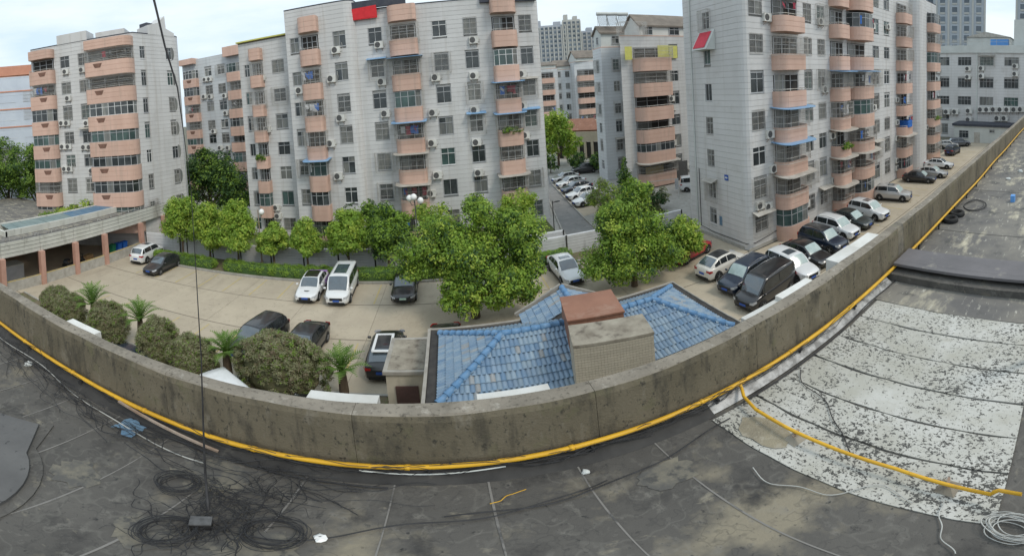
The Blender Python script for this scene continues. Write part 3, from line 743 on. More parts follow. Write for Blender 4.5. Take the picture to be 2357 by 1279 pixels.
b = MB(); b.box(22.5,26.1,24.02,24.05,.0,.28); b.box(22.62,22.66,24.8,32.4,0,.28); O('plinth', b.mesh('plinth', K['kerb']), R1)

# --- left block
A0, A1, A2, A3 = (-47.7,28.4), (-34.9,35.6), (-34.5,38.2), (-33.7,42.6)
ZA = [3.6, 6.6, 9.6, 12.4, 15.3, 18.4, 21.5]
planA = [A0, A1, A2, A3] + [(-33.9,43.2),(-34.4,43.6)] + [(-43,48),(-53,40)]
AB, FAB = block('apartment_building', 'white tiled apartment block at left behind the long arcade roof', planA, 24.5, {
    0: [('b', 1.8, 3.6, 1.1, .15, .9, 1.65, 1.45, ZA, ['glz','bars','glz','glz','glz','bars','open'], .3),
        ('w', 5.1, 1.35, 1.55, ZA, {'pb': .3}), ('w', 7.7, 1.25, 1.55, ZA, {'pb': .3, 'awn': {3: 'awn_grey'}}),
        ('b', 11.6, 6.3, 1.5, .3, 1.4, 1.65, 1.45, ZA, ['glz','glz','glz','glz','glz white','bars','bars'], -1.3)],
    1: [('w', 1.3, .8, 1.6, ZA, {'pb': .2})],
    2: [('w', 3.1, 1.0, 1.6, ZA, {'pb': .5})]}, extra_edges=(3,4,5,7))
for z in ZA:
    b = MB(); pl = [(0,-.002),(0,.8)]; n = 8
    ring = [(.55 + .001, z-.02)] + [(.55 + .48*math.cos(-PI/2+PI*i/n), z+.8+.82*math.sin(-PI/2+PI*i/n)) for i in range(n+1)] + [(.55, z+1.62)]
    F = FAB[2]; vs = [F @ Vector((3.05+q[0], -.125, q[1])) for q in ring]
    b.add(vs, [tuple(range(len(vs)))]); O('rounded_pane', b.mesh('rounded_pane', K['glass2']), AB)
for s0, w, d, rl, rr in ((1.8,3.6,1.1,.15,.9), (11.6,6.3,1.5,.3,1.4)): O('balcony', balcony_mesh(w,d,rl,rr,1.1), AB, FAB[0] @ TR(s0,-.10,24.1))
b = MB(); F = FAB[0]
b.box(4.1,8.5,-.14,2.5,24.55,25.7,F); O('roof_parapet', b.mesh('roof_parapet', K['tile']), AB)
b = MB(); b.box(9.6,13.6,.3,3,24.55,25.3,F); O('roof_parapet', b.mesh('roof_parapet', K['tile']), AB)
b = MB(); F = FAB[2]; vs = [F @ Vector(q) for q in ((-.2,-.14,24.5),(4.3,-.14,24.5),(4.3,-.14,24.9),(2.9,-.14,25.4),(2.8,-.14,27.0),(1.5,-.14,26.0),(-.2,-.14,25.6))]
vb = [F @ Vector(q) for q in ((-.2,2.2,24.5),(4.3,2.2,24.5),(4.3,2.2,24.9),(2.9,2.2,25.4),(2.8,2.2,27.0),(1.5,2.2,26.0),(-.2,2.2,25.6))]
b.add(vs+vb, [tuple(range(7)), tuple(range(13,6,-1))] + [(i,7+i,7+(i+1)%7,(i+1)%7) for i in range(7)]); O('stair_head', b.mesh('stair_head', K['tile']), AB)
b = MB(); b.box(-36.2,-34.9,38.4,39.6,24.6,26.1); O('roof_tank', b.mesh('roof_tank', K['roofdark']), AB)

# --- block between the left one and the centre
ZC = [3.4, 6.6, 9.8, 12.4, 15.3, 18.3, 21.3]
planC = [(-48.2,63),(-33.5,63),(-33.5,76),(-48.2,76)]
CB, FCB = block('apartment_building', 'grey white apartment block half hidden between the left and centre blocks', planC, 24.6, {
    0: [('b', 2.1, 3.2, 1.1, .2, .3, 1.5, 1.5, ZC, ['glz','glz','glz','bars','bars','glz','glz white'], .001),
        ('w', 6.0, 1.6, 1.5, ZC), ('w', 8.9, 1.6, 1.5, ZC),
        ('b', 12.0, 2.9, 1.1, .3, .3, 1.5, 1.5, ZC, ['glz','glz','open','glz','bars','bars','glz'])]}, extra_edges=(1,3), m='tile_blue', pitch=.55, top='tile_blue', single=False)
b = MB(); b.box(-48.3,-44.9,61.7,64,23.9,24.9); O('roof_parapet', b.mesh('roof_parapet', K['pink']), CB)
b = MB(); b.box(-38,-34.6,61.7,64,24.0,25.6); O('roof_parapet', b.mesh('roof_parapet', K['pink']), CB)

# --- gabled blocks behind the lane
ZF = [1.9, 4.8, 7.7, 10.6, 13.7, 17.0]
planF = [(24.6,51),(41,51),(41,64),(31.2,64)]
FB, FFB = block('apartment_building', 'gabled white block with wide pink balconies and yellow sheets behind the right tree', planF, 19.9, {
    0: [('b', 4.6, 5.9, 1.6, 1.5, .5, 1.75, 1.4, ZF, ['cage grey','glz','open','open','bars','cage']), ('w', 8.7, 1.55, 1.6, ZF, {'pb': .2}), ('w', 13.5, 1.5, 1.6, ZF)],
    }, extra_edges=(1,3), m='tile', top='pink')
for q in ((5.6,7.5,-.75,-.70,17.0,18.6), (7.8,9.3,-.35,-.28,16.9,18.6), (.2,1.3,-.8,-.75,16.8,18.5)):
    b = MB(); b.box(*q, FFB[0]); O('yellow_sheet', b.mesh('yellow_sheet', K['yellowsheet']), FB)
def gable(root, x0, x1, y0, y1, z0, ze, zr, m='tile', axis='x'):
    b = MB(); xm = (x0+x1)/2
    b.box(x0+.3, x1-.3, y0+.3, y1-.3, z0, ze); O('attic', b.mesh('attic', K['cream']), root)
    b = MB()
    if axis == 'x':   # ridge along x
        ym = (y0+y1)/2
        b.add([(x0+.3,y0+.3,ze),(x0+.3,y1-.3,ze),(x0+.3,ym,zr-.1),(x1-.3,y0+.3,ze),(x1-.3,y1-.3,ze),(x1-.3,ym,zr-.1)], [(0,2,1),(3,4,5),(0,3,5,2),(1,2,5,4)])
        O('gable_wall', b.mesh('gable_wall', K['cream']), root); b = MB()
        for s in (0, 1):
            ya = y0 if s == 0 else y1
            b.add([(x0,ya,ze-.1),(x1,ya,ze-.1),(x1,ym,zr),(x0,ym,zr),(x0,ya,ze+.1),(x1,ya,ze+.1),(x1,ym,zr+.2),(x0,ym,zr+.2)], [(4,5,6,7),(0,3,2,1),(0,1,5,4),(1,2,6,5),(0,4,7,3)])
    O('roof', b.mesh('roof', K['roofbrown']), root)
gable(FB, 27.8, 41, 51.5, 57, 20.0, 21.4, 23.2)
window(FB, frame((26,51.72),(41,51.72)), 3.6, 20.2, 1.4, 1.1); window(FB, frame((26,51.72),(41,51.72)), 8.2, 20.2, 1.8, 1.1)
O('roof_cage', bars_mesh(4.2, 1.7, 1.6), FB, frame((26.4,51.6),(41,51.6), 20.0))
planF2 = [(24.7,58.5),(30.2,58.5),(30.2,61.8),(24.7,61.8)]
ZF2 = [1.4, 4.2, 6.9, 9.6, 12.7, 15.9]
F2, FF2 = block('apartment_building', 'slim grey blue block with solar heaters on its roof beside the gabled block', planF2, 19.2, {
    0: [('w', 2.4, 1.1, 1.6, ZF2, {'bars': {5: 'cage', 3: 'cage'}})], 3: [('w', 1.7, 1.0, 1.5, ZF2, {'bars': {5: 'cage', 4: 'cage', 3: 'cage'}})]}, extra_edges=(1,), m='tile_blue', top='pink')
gable(F2, 24.5, 30.4, 58.3, 62, 19.3, 21.3, 22.4)
window(F2, frame((24.8,58.6),(30.2,58.6)), 2.5, 19.8, 1.3, 1.1); window(F2, frame((24.8,61.6),(24.8,58.6)), 1.5, 19.8, .8, 1.1)
for i, x in enumerate((25.7, 27.4, 29.4)):
    t = thing('solar_water_heater', ['leftmost solar water heater with pale tank on the slim block roof', 'middle solar water heater standing on the slim block roof', 'solar water heater nearest the gabled roof on the slim block'][i], 'solar heater', TR(x, 59.6, 22.2, -.2), 'solar heaters on the slim block')
    W = WM[t.name]
    b = MB(); b.lathe([(.001,-.95),(.26,-.93),(.28,-.85),(.28,.85),(.26,.93),(.001,.95)], 12, Matrix.Translation((0,.2,2.2)) @ Matrix.Rotation(PI/2, 4, 'Y')); O('tank', b.mesh('tank', K['cream'], True), t, W)
    b = MB()
    for k in range(12): b.bar((-.8+k*.145,.2,2.1), (-.8+k*.145,-1.1,.25), .05)
    O('tubes', b.mesh('tubes', K['glass']), t, W)
    b = MB()
    for sx in (-.75,.75): b.bar((sx,.3,0), (sx,.3,2.1), .05); b.bar((sx,-1.1,0), (sx,-1.1,.3), .05); b.bar((sx,-1.1,.15), (sx,.3,2.0), .04)
    b.bar((-.8,.3,.1), (.8,.3,.1), .04); b.bar((-.8,-1.1,.1), (.8,-1.1,.1), .04)
    O('frame', b.mesh('frame', K['steel']), t, W)

# --- farther gabled blocks seen down the lane
ZE = [2.6, 5.4, 8.2, 11.0, 13.8, 16.8]
for nm, pl, cols, ztop, gz in (
    ('distant white block with stacked pink balconies left of the lane', [(27.2,111),(32.4,110.6),(32.4,122),(27.2,122)], [('b', 2.3, 4.0, 1.2, .5, .4, 1.3, 1.4, ZE, ['glz','bars','bars','open','bars','open'])], 19.2, 21),
    ('distant blue grey stair wing between two pink balcony stacks', [(32.4,112),(37.0,111.6),(37.0,122),(32.4,122)], [('w', 1.1, .8, 1.5, ZE), ('w', 3.5, 1.3, 1.5, ZE)], 18.8, 21.4),
    ('distant gabled block with pink balconies at the end of the lane', [(37.0,108),(43.6,107.2),(43.6,120),(37.0,120)], [('b', 3.2, 5.4, 1.3, .9, .4, 1.4, 1.4, ZE, ['glz','bars','open','open','bars','open'])], 20.4, 23.4)):
    r, _ = block('apartment_building', nm, pl, ztop, {0: cols}, m='tile_blue', pitch=.8, extra_edges=(3,), top='pink', single=False)
    gable(r, pl[0][0]-.1, pl[1][0]+.1, pl[1][1]-.2, pl[1][1]+7, ztop+.1, ztop+1.0, gz)

# --- far left block behind the trees
planB = [(-74.5,25),(-65.4,41),(-80,50),(-89,34)]
BB, FBB = block('apartment_building', 'pale blue block with orange bands at the far left edge', planB, 24.3, {
    0: [('w', c, 3.4, 1.7, [7.4,10.5,13.6,16.7,19.8,22.4][:5], {'pw': .3, 'pb': .1}) for c in (2.6,6.8,11.2)] + [('w', 15.2, 1.5, 1.7, [7.4,10.5,13.6,16.7,19.8], {'pb': .2})]}, m='apx_w', pitch=3.0, extra_edges=(1,), top='orange', single=False)
b = MB(); b.prism([(-74.7,24.7),(-65.0,41),(-80,50.4),(-89.4,34)], 24.5, 26.2)
O('roof_band', b.mesh('roof_band', K['orange']), BB)
for z in (21.6, 18.5, 15.4):
    b = MB(); F = FBB[0]; b.box(0,18.3,-.2,-.13,z,z+.22,F); F2b = frame(planB[1], planB[2]); b.box(0,17,-.2,-.13,z,z+.22,F2b); O('orange_stripe', b.mesh('orange_stripe', K['orange']), BB)

# --- white office block closing the right end
planS = [(92,34),(92,2),(106,2),(106,34)]
ZS = [1.6, 7.0, 10.9, 15.6]
SB, FSB = block('office_building', 'long white office block with wide windows at the right end of the car park', planS, 19.6, {
    0: [('w', 4.0, 3.2, 2.0, [3.9,7.0,10.9,15.6], {'pb': 0}), ('w', 9.4, 3.3, 2.0, [7.0,10.9,15.6], {'pb': 0}), ('w', 14.8, 3.3, 2.0, [7.0,10.9,15.6], {'pb': 0}), ('w', 20.7, 3.4, 2.0, [7.0,10.9,15.6], {'pb': 0}), ('w', 27, 3.4, 2.0, [7.0,10.9,15.6], {'pb': 0}), ('w', 4.4, 1.8, 2.0, [.9], {'pb': .5})]},
    cat='office building', m='tile', pitch=.6, extra_edges=(3,), top='cream', single=False)
b = MB(); b.box(91.55,92.3,1.9,34.1,18.3,19.9); b.box(91.7,91.9,21.4,21.7,0,18.3); O('cornice', b.mesh('cornice', K['cream']), SB)
b = MB(); b.box(93,95,14.4,18.6,19.75,21.3); O('roof_shed', b.mesh('roof_shed', K['sblue']), SB)
b = MB(); b.box(93,101,8,13,19.75,25.5); O('stair_head', b.mesh('stair_head', K['cream']), SB)
b = MB()
for y in (13.5,17,20.5,24,27.5,31): b.bar((92.4,y,19.9), (92.4,y,21.3), .06)
b.bar((92.4,13.5,21.3), (92.4,31,21.3), .06); b.bar((92.4,13.5,20.7), (92.4,31,20.7), .05); O('roof_railing', b.mesh('roof_railing', K['steel']), SB)
t = thing('low_annex', 'low whitewashed annex with dark flat roof before the office block', 'shed', TR(87.5,17,0))
b = MB(); b.box(86,91.4,8,25.4,0,3.3); O('wall', b.mesh('wall', K['cream']), t)
b = MB(); b.box(85.7,91.5,7.8,25.8,3.3,3.75); O('roof', b.mesh('roof', K['roofdark']), t)
F = frame((86,25.4),(86,8))
window(t, F, 2.3, .9, 2.2, 1.5); window(t, F, 8.8, 2.2, 1.2, .6); window(t, F, 12.6, 2.2, 1.2, .6)
b = MB(); b.box(4.7,6.0,-.06,-.01,0,2.1,F); O('door', b.mesh('door', K['awn_grey']), t)

# --- towers far behind
def tower(label, x, y, w, d, h, rz, cols, rows, m, st=3.0, zb=0, fw=.55):
    t = thing('tower_block', label, 'high-rise', TR(x, y, 0, rz)); W = WM[t.name]
    b = MB(); b.box(-w/2,w/2,-d/2,d/2,0,h); O('wall', b.mesh('wall', K[m]), t, W)
    for q in ((-w/2+1,-w/2+4,-d/2-.05,0,h,h+3.5), (w*.1,w*.35,-d/2-.05,0,h,h+2.2)):
        b = MB(); b.box(*q); O('roof_head', b.mesh('roof_head', K[m]), t, W)
    for c in range(cols+1):
        bay = MB(); bay.box(-w/2+w*c/cols-.35, -w/2+w*c/cols+.35, -d/2-.8, -d/2, 0, h-1); O('pier', bay.mesh('pier', K['towerc']), t, W)
    for r in range(rows):
        z = h - (r+1)*st
        if z < zb: break
        for c in range(cols):
            x0 = -w/2 + w*(c+.5-fw/2)/cols; x1 = -w/2 + w*(c+.5+fw/2)/cols
            key = ('tw', round(x1-x0,2), st)
            if key not in _bc:
                b = MB(); b.box(0,x1-x0,-.12,0,0,st*.55); b2 = MB(); b2.box(0,x1-x0,-.3,0,-st*.2,-.02)
                _bc[key] = (b.mesh('window', K['tglass']), b2.mesh('sill', K['towerc']))
            M = W @ TR(x0, -d/2, z)
            o = O('window', _bc[key][0], t, M); O('sill', _bc[key][1], o, M)
    return t
tower('hazy grey tower block at left behind the gabled blocks', 82, 290, 22, 14, 57, -.25, 7, 11, 'tower', zb=24)
tower('tallest hazy tower block in the middle of the distant group', 97, 286, 13, 14, 60, -.25, 4, 12, 'towerc', zb=24)
tower('hazy tower block at right of the distant group', 112, 300, 18, 14, 54, -.25, 5, 9, 'tower', zb=24)
tower('grey high-rise with glazed bays rising behind the office block roof', 146, 45, 26, 16, 62, -1.33, 6, 14, 'towerp', 3.1, zb=14, fw=.42)
tower('dark grey high-rise at the top right corner', 150, 11, 18, 14, 60, -1.45, 4, 14, 'towerp', 3.1, zb=14, fw=.4)
t = thing('pale_house', 'pale pitched house roof behind the office block', 'house', TR(130,26,0))
b = MB(); b.box(126,136,19,33,0,24.6); O('wall', b.mesh('wall', K['cream']), t)
b = MB(); b.add([(125.6,18.6,24.6),(125.6,27,26.2),(125.6,33.4,24.6),(136.4,18.6,24.6),(136.4,27,26.2),(136.4,33.4,24.6)], [(0,1,2),(3,5,4),(0,3,4,1),(1,4,5,2)]); O('roof', b.mesh('roof', K['awn_grey']), t)

# --- air conditioners hung on the blocks
def acs(F, lst, desc, group, rows, sc=1.0, cols=(), hid=0):
    for s, z in lst:
        fl = min(range(len(rows)), key=lambda i: abs(rows[i]-.4-z))
        cn = min(cols, key=lambda c: abs(c[0]-s))[1] if cols else ''
        rk = len(rows) - hid - fl; ac(F, s, z, 'white air conditioner on %s, %s%s' % (desc, 'top row' if rk <= 1 else ORD[rk] + ' row from the top', ', ' + cn if cn else ''), group, sc)
acs(FM3[0], [(3.44,19.77),(7.37,19.78),(14.03,19.33),(3.46,15.99),(9.54,15.9),(13.8,15.74),(3.59,12.76),(8.96,12.42),(13.63,12.31),(8.62,9.39),(13.57,9.07),(8.94,6.09),(13.58,5.96),(8.1,4.26),(19.22,15.54),(19.08,12.32),(19.16,9.29)],
    'centre block', 'air conditioners on the centre block', ZM, 1.1, ((3.4,'first window column'),(7.4,'left balcony'),(9.0,'second window column'),(13.6,'third window column'),(19.1,'right balcony')))
acs(FM2[0], [(5.94,19.67),(5.17,16.8),(5.89,12.75),(4.5,10.24),(5.11,6.81),(1.22,15.98)], 'tall narrow wing', 'air conditioners on the narrow wing', ZM, 1.1)
acs(FM1[0], [(3.05,18.01),(2.9,14.77),(3.29,12.12),(3.71,3.11),(3.86,2.13)], 'lower wing left of it', 'air conditioners on the lower wing', ZM1, 1.0)
acs(FAB[0], [(5.19,21.09),(5.32,17.85),(7.6,21.01),(4.19,14.96),(4.96,14.91),(7.78,14.69),(4.1,12.13),(4.95,12.1),(7.2,11.91),(7.99,11.87),(4.21,9.44),(4.92,9.42),(8.07,9.1)], 'left block', 'air conditioners on the left block', ZA, .95, ((4.9,'first window column'),(7.8,'second window column')))
acs(FCB[0], [(5.31,20.88),(6.32,20.83),(4.82,17.99),(6.22,17.85),(9.44,17.68),(9.43,14.77),(6.42,11.9),(7.61,9.04),(9.34,8.97)], 'half hidden block', 'air conditioners on the half hidden block', ZC, 1.1, ((5.8,'left window column'),(9.4,'right window column')))
acs(FR1[iF], [(2.1,18.42),(2.05,9.16),(2.4,6.3),(.5,3.66),(1.5,3.3),(7.0,2.19),(10.1,18.69),(10.6,12.39),(21.4,19.25),(25.8,19.55),(21.6,13.5),(21.5,9.9),(28.6,10.39),(28.6,7.48),(28.6,5.4),(28.5,2.45),(28.5,1.47),(11.9,7.85),(12.0,3.4)],
    'right block', 'air conditioners on the right block', ZR, 1.0, ((1.5,'near first balcony'),(7,'right of first balcony'),(10.6,'before second balcony'),(12,'beside second balcony'),(21.5,'past big balcony'),(25.8,'last window pair'),(28.6,'by farther balcony')), 1)
acs(FR1[iE], [(.4,20.35),(.9,13.6),(1.4,10.64),(2.6,5.44)], 'far end of right block', 'air conditioners on the right block', ZR, 1.0, (), 1)
acs(FFB[0], [(8.0,10.15),(7.9,5.36),(9.9,1.7),(10.9,1.6),(7.9,11.4)], 'gabled block', 'air conditioners on the gabled block', ZF, 1.1)
acs(FSB[0], [(10.3,14.91),(10.3,13.15),(13.6,15.03),(13.6,13.37),(21.6,15.58),(21.6,13.95),(2.6,14.43),(2.6,12.72)], 'office block', 'air conditioners on the office block', ZS, 1.5, ((2.6,'behind the balconies'),(10.3,'left of the drainpipe'),(13.6,'right of the drainpipe'),(21.6,'rightmost windows')))
acs(FSB[0], [(5.1,5.56),(7.2,5.62),(10.6,5.91),(13.6,6.27),(15.1,6.31),(16.7,6.36),(18.3,6.41),(19.9,6.45),(21.6,6.5),(23.1,6.6),(10.6,4.04),(17.6,4.55),(19.3,4.6)], 'lower office wall', 'large air conditioners low on the office block', ZS, 1.7,
    ((5.1,'first from left'),(7.2,'second from left'),(10.6,'third from left'),(13.6,'fourth from left'),(15.1,'fifth from left'),(16.7,'sixth from left'),(18.3,'seventh from left'),(19.9,'eighth from left'),(21.6,'ninth from left'),(23.1,'tenth from left')))

# ------------------------------------------------------------------ arcade on the left
ar = thing('arcade', 'long open arcade with pink posts and white fascia along the left of the lot', 'arcade', TR(-38,26,0))
PY = [11.6, 15.7, 20.0, 24.1, 28.1, 33.8, 38.0]
for y in PY:
    b = MB(); b.box(-34.25,-33.75,y-.25,y+.25,0,3.2); O('post', b.mesh('post', K['postpink']), ar)
for y in (22.3, 27.0, 31.5):
    b = MB(); b.box(-38.4,-37.8,y-.3,y+.3,0,3.2); O('post', b.mesh('post', K['postpink']), ar)
for i in range(6):
    for k in range(4):
        z0 = 3.2 + k*.36; y0, y1 = PY[i]+.02, PY[i+1]-.02
        if i == 5: y1 = 42
        b = MB(); b.box(-34.55,-34.2,y0,y1,z0,z0+.315); O('fascia_course', b.mesh('fascia_course', K['arcade']), ar)
b = MB(); b.box(-34.5,-34.25,9,42,3.2,4.62); O('fascia_core', b.mesh('fascia_core', K['acdark']), ar)
for q in ((-60,-39.25,9,31.5,4.2,4.4), (-36.92,-34.5,9,42,4.2,4.4), (-44,-36.92,33.6,42,4.2,4.39), (-39.25,-36.92,9,17.5,4.2,4.4)):
    b = MB(); b.box(*q); O('roof_slab', b.mesh('roof_slab', K['deck2']), ar)
b = MB(); b.box(-60,-39.2,9,30.0,4.4,4.55); O('roof_felt', b.mesh('roof_felt', K['deck2']), ar)
b = MB(); b.box(-37.2,-36.9,17.6,43,4.4,5.0); b.box(-39.6,-39.25,12,33,4.4,5.25); b.box(-39.6,-36.9,17.5,17.8,4.4,4.9); O('roof_upstand', b.mesh('roof_upstand', K['arcade']), ar)
for k in range(14):
    y = 18.2 + k*1.15; b = MB(); M = TR(-38.1, y, 5.02)
    b.add([M @ Vector(q) for q in ((-1.1,0,.12),(1.1,0,-.08),(1.1,1.1,-.08),(-1.1,1.1,.12),(-1.1,0,.16),(1.1,0,-.04),(1.1,1.1,-.04),(-1.1,1.1,.16))], [(0,3,2,1),(4,5,6,7),(0,1,5,4),(1,2,6,5),(2,3,7,6),(3,0,4,7)])
    O('roof_panel', b.mesh('roof_panel', K['panelgreen'] if k < 7 else K['panelblue']), ar)
b = MB()
for y in np.arange(10, 42, 1.6): b.bar((-34.4,y,4.62), (-34.4,y,4.85), .05); b.bar((-34.4,y+.35,4.62), (-34.4,y+.35,4.85), .05)
b.bar((-34.4,9,4.86), (-34.4,42,4.86), .04); O('roof_rail', b.mesh('roof_rail', K['steel']), ar)
for i in range(5):
    if i == 0: continue
    b = MB(); b.box(-34.1,-33.95,PY[i]+.25,PY[i+1]-.25,0,.95); o = O('low_wall', b.mesh('low_wall', K['awn_grey']), ar)
    b = MB(); b.bar((-34.02,PY[i]+.25,1.0), (-34.02,PY[i+1]-.25,1.0), .09); O('yellow_rail', b.mesh('yellow_rail', K['yellowline']), o)
for ya, yb in ((9,12),(15.2,17.5),(20.7,23.5),(26.7,29)):
    b = MB(); b.box(-44.2,-44,ya,yb,0,4.2); O('back_wall', b.mesh('back_wall', K['pink']), ar)
b = MB(); b.box(-60,-34.3,9,34,-.01,.06); O('floor', b.mesh('floor', mat('brown_tile_floor', (.46,.36,.26), (.38,.29,.21), .8, rough=.6)), ar)
for q in ((-59.9,-39.3,9.1,31.4), (-36.9,-34.6,9.1,41.9)):
    b = MB(); b.box(q[0],q[1],q[2],q[3],4.15,4.19); O('bounce_ceiling', b.mesh('bounce_ceiling', K['cream']), ar)  # pale panels added under the slab to bounce light into the arcade
b = MB(); b.tube([(-36.5,37.9,4.3),(-36.5,37.9,8.0)], .06, 6); O('vent_pipe', b.mesh('vent_pipe', K['cream']), ar)
me = leaves([(-41.6,27.5,4.8,1.6,2.6,.5),(-41.0,30.6,5.0,1.3,1.6,.8),(-40.6,33.0,5.1,1.0,1.2,.9)], 2600, .13, ['leafM','leafY','leafL'], 11); o = O('roof_weeds', me, None, kind='stuff'); o['label'] = 'patch of green weeds growing on the arcade roof'; o['category'] = 'weeds'
def bin_(x, y, m, label, rz=0):
    t = thing('wheelie_bin', label, 'bin', TR(x, y, .05, rz), 'bins under the arcade'); W = WM[t.name]
    b = MB(); b.add([(-.24,-.26,.06),(.24,-.26,.06),(.24,.26,.06),(-.24,.26,.06),(-.3,-.34,.98),(.3,-.34,.98),(.3,.34,.98),(-.3,.34,.98)], [(0,3,2,1),(0,1,5,4),(1,2,6,5),(2,3,7,6),(3,0,4,7),(4,5,6,7)]); O('body', b.mesh('body', K[m]), t, W)
    b = MB(); b.box(-.32,.32,-.38,.36,.985,1.07); O('lid', b.mesh('lid', K[m]), t, W)
    for sx in (-.27, .27):
        b = MB(); b.lathe([(.001,-.03),(.1,-.03),(.1,.03),(.001,.03)], 10, Matrix.Translation((sx,.28,.1)) @ Matrix.Rotation(PI/2,4,'Y')); O('wheel', b.mesh('wheel', K['tyre']), t, W)
bin_(-36.2, 31.0, 'bing', 'green wheelie bin standing left of the blue bins', .2); bin_(-36.1, 31.9, 'binb', 'blue wheelie bin between the green bin and the end bin', .1); bin_(-36.0, 32.7, 'binb', 'blue wheelie bin at the right end of the bins', 0)
def moto(x, y, rz, label):
    t = thing('motor_scooter', label, 'scooter', TR(x, y, .06, rz), 'scooters under the arcade'); W = WM[t.name]
    for sx in (-.6, .6):
        b = MB(); b.lathe([(.16,-.05),(.25,-.05),(.27,0),(.25,.05),(.16,.05)], 14, Matrix.Translation((sx,0,.27)) @ Matrix.Rotation(PI/2,4,'X')); O('wheel', b.mesh('wheel', K['tyre']), t, W)
    b = MB(); b.tube([(.6,0,.3),(.5,0,.9),(.45,0,1.0)], .05, 6); b.tube([(.45,-.32,1.05),(.45,.32,1.05)], .02, 6); O('handlebar', b.mesh('handlebar', K['black']), t, W)
    b = MB(); b.tube([(.5,0,.75),(.35,0,.32),(-.2,0,.3),(-.45,0,.55),(-.75,0,.62)], [.16,.15,.15,.2,.1], 8); O('body', b.mesh('body', K['cloth'][3], True), t, W)
    b = MB(); b.tube([(.05,0,.72),(-.3,0,.78),(-.65,0,.8)], [.08,.13,.08], 8); O('seat', b.mesh('seat', K['black'], True), t, W)
moto(-36.4, 24.9, 1.2, 'dark motor scooter parked behind the fourth arcade post'); moto(-36.2, 26.0, 1.6, 'dark motor scooter parked right of another under the arcade')
t = thing('timber_stack', 'stack of yellowish planks lying under the arcade', 'timber', TR(-36.6,27.6,.06))
for i in range(6):
    b = MB(); b.box(-.35+.0,.35,-1.1,1.1,.09*i,.09*i+.08); O('plank', b.mesh('plank', K['wood']), t, TR(-36.8+.05*(i%2), 27.2, .06, .08*(i%3)))
t = thing('grey_crate', 'grey crate standing under the left end of the arcade', 'crate', TR(-37.2,18.2,.06)); W = WM[t.name]
b = MB(); b.box(-.8,.8,-1,1,0,1.5); O('box', b.mesh('box', K['alu']), t, W); b = MB(); b.box(-.85,.85,-1.05,1.05,1.505,1.6); O('lid', b.mesh('lid', K['awn_grey']), t, W)

# ------------------------------------------------------------------ boundary walls
def bwall(label, p0, p1, h, n=7):
    F = frame(p0, p1); L = math.hypot(p1[0]-p0[0], p1[1]-p0[1]); t = thing('boundary_wall', label, 'wall', F)
    b = MB(); b.box(0,L,.03,.22,0,h-.05,F); core = O('wall_core', b.mesh('wall_core', K['joint']), t)
    for i in range(n):
        b = MB(); z0 = h*i/n; b.box(0,L,-.02,.27,z0,z0+h/n-.03,F); O('tile_course', b.mesh('tile_course', K['boundary']), core)
    k = int(L/3.2)
    for i in range(k+1):
        b = MB(); s = L*i/k; b.box(s-.07,s+.07,-.05,-.022,0,h+.03,F); O('drain_strip', b.mesh('drain_strip', K['dark']), t)
bwall('white tiled boundary wall behind the hedge and tree row', (-31.5,35.0), (9.9,34.9), 1.75)
bwall('short tiled boundary wall between the two large trees', (14.6,34.6), (22.3,33.9), 1.6)
bwall('curved end of tiled wall beside the lane, behind a white saloon', (6.0,33.4), (13.4,33.4), 1.75)
bwall('tiled wall beside the left end of the hedge row', (-33.6,34.2), (-29.0,34.9), 2.1)

# ------------------------------------------------------------------ gatehouse with blue tiled hip roof
gh = thing('gatehouse', 'gatehouse with blue tiled hip roof just beyond the parapet', 'gatehouse', TR(4.5,14.2,0))
x0, x1, y0, y1, ze, zr = -1.0, 10.0, 11.75, 16.55, 4.0, 5.12; ym = (y0+y1)/2; hr = ym-y0
b = MB(); b.box(x0+.35,x1-.35,y0+.35,y1-.35,0,ze-.05); O('wall', b.mesh('wall', K['beige']), gh)
b = MB(); b.add([(x0,y0,ze),(x1,y0,ze),(x1,y1,ze),(x0,y1,ze),(x0+hr,ym,zr),(x1-hr,ym,zr)], [(0,1,5,4),(1,2,5),(2,3,4,5),(3,0,4),(3,2,1,0)]); rf = O('roof', b.mesh('roof', K['gutter']), gh)
for q in ((x0-.38,x0-.02,y0-.3,y1+.38), (x1+.02,x1+.38,y0-.3,y1+.38), (x0-.02,x1+.02,y1+.02,y1+.38)):
    b = MB(); b.box(q[0],q[1],q[2],q[3],ze-.32,ze-.02); O('gutter', b.mesh('gutter', K['gutter']), gh)
for q in ((x0-.52,x0-.40,y0-.3,y1+.5), (x1+.40,x1+.46,y0-.3,y1+.5), (x0-.40,x1+.40,y1+.40,y1+.5)):
    b = MB(); b.box(q[0],q[1],q[2],q[3],ze-.5,ze+.03); O('fascia', b.mesh('fascia', K['fascia']), gh)
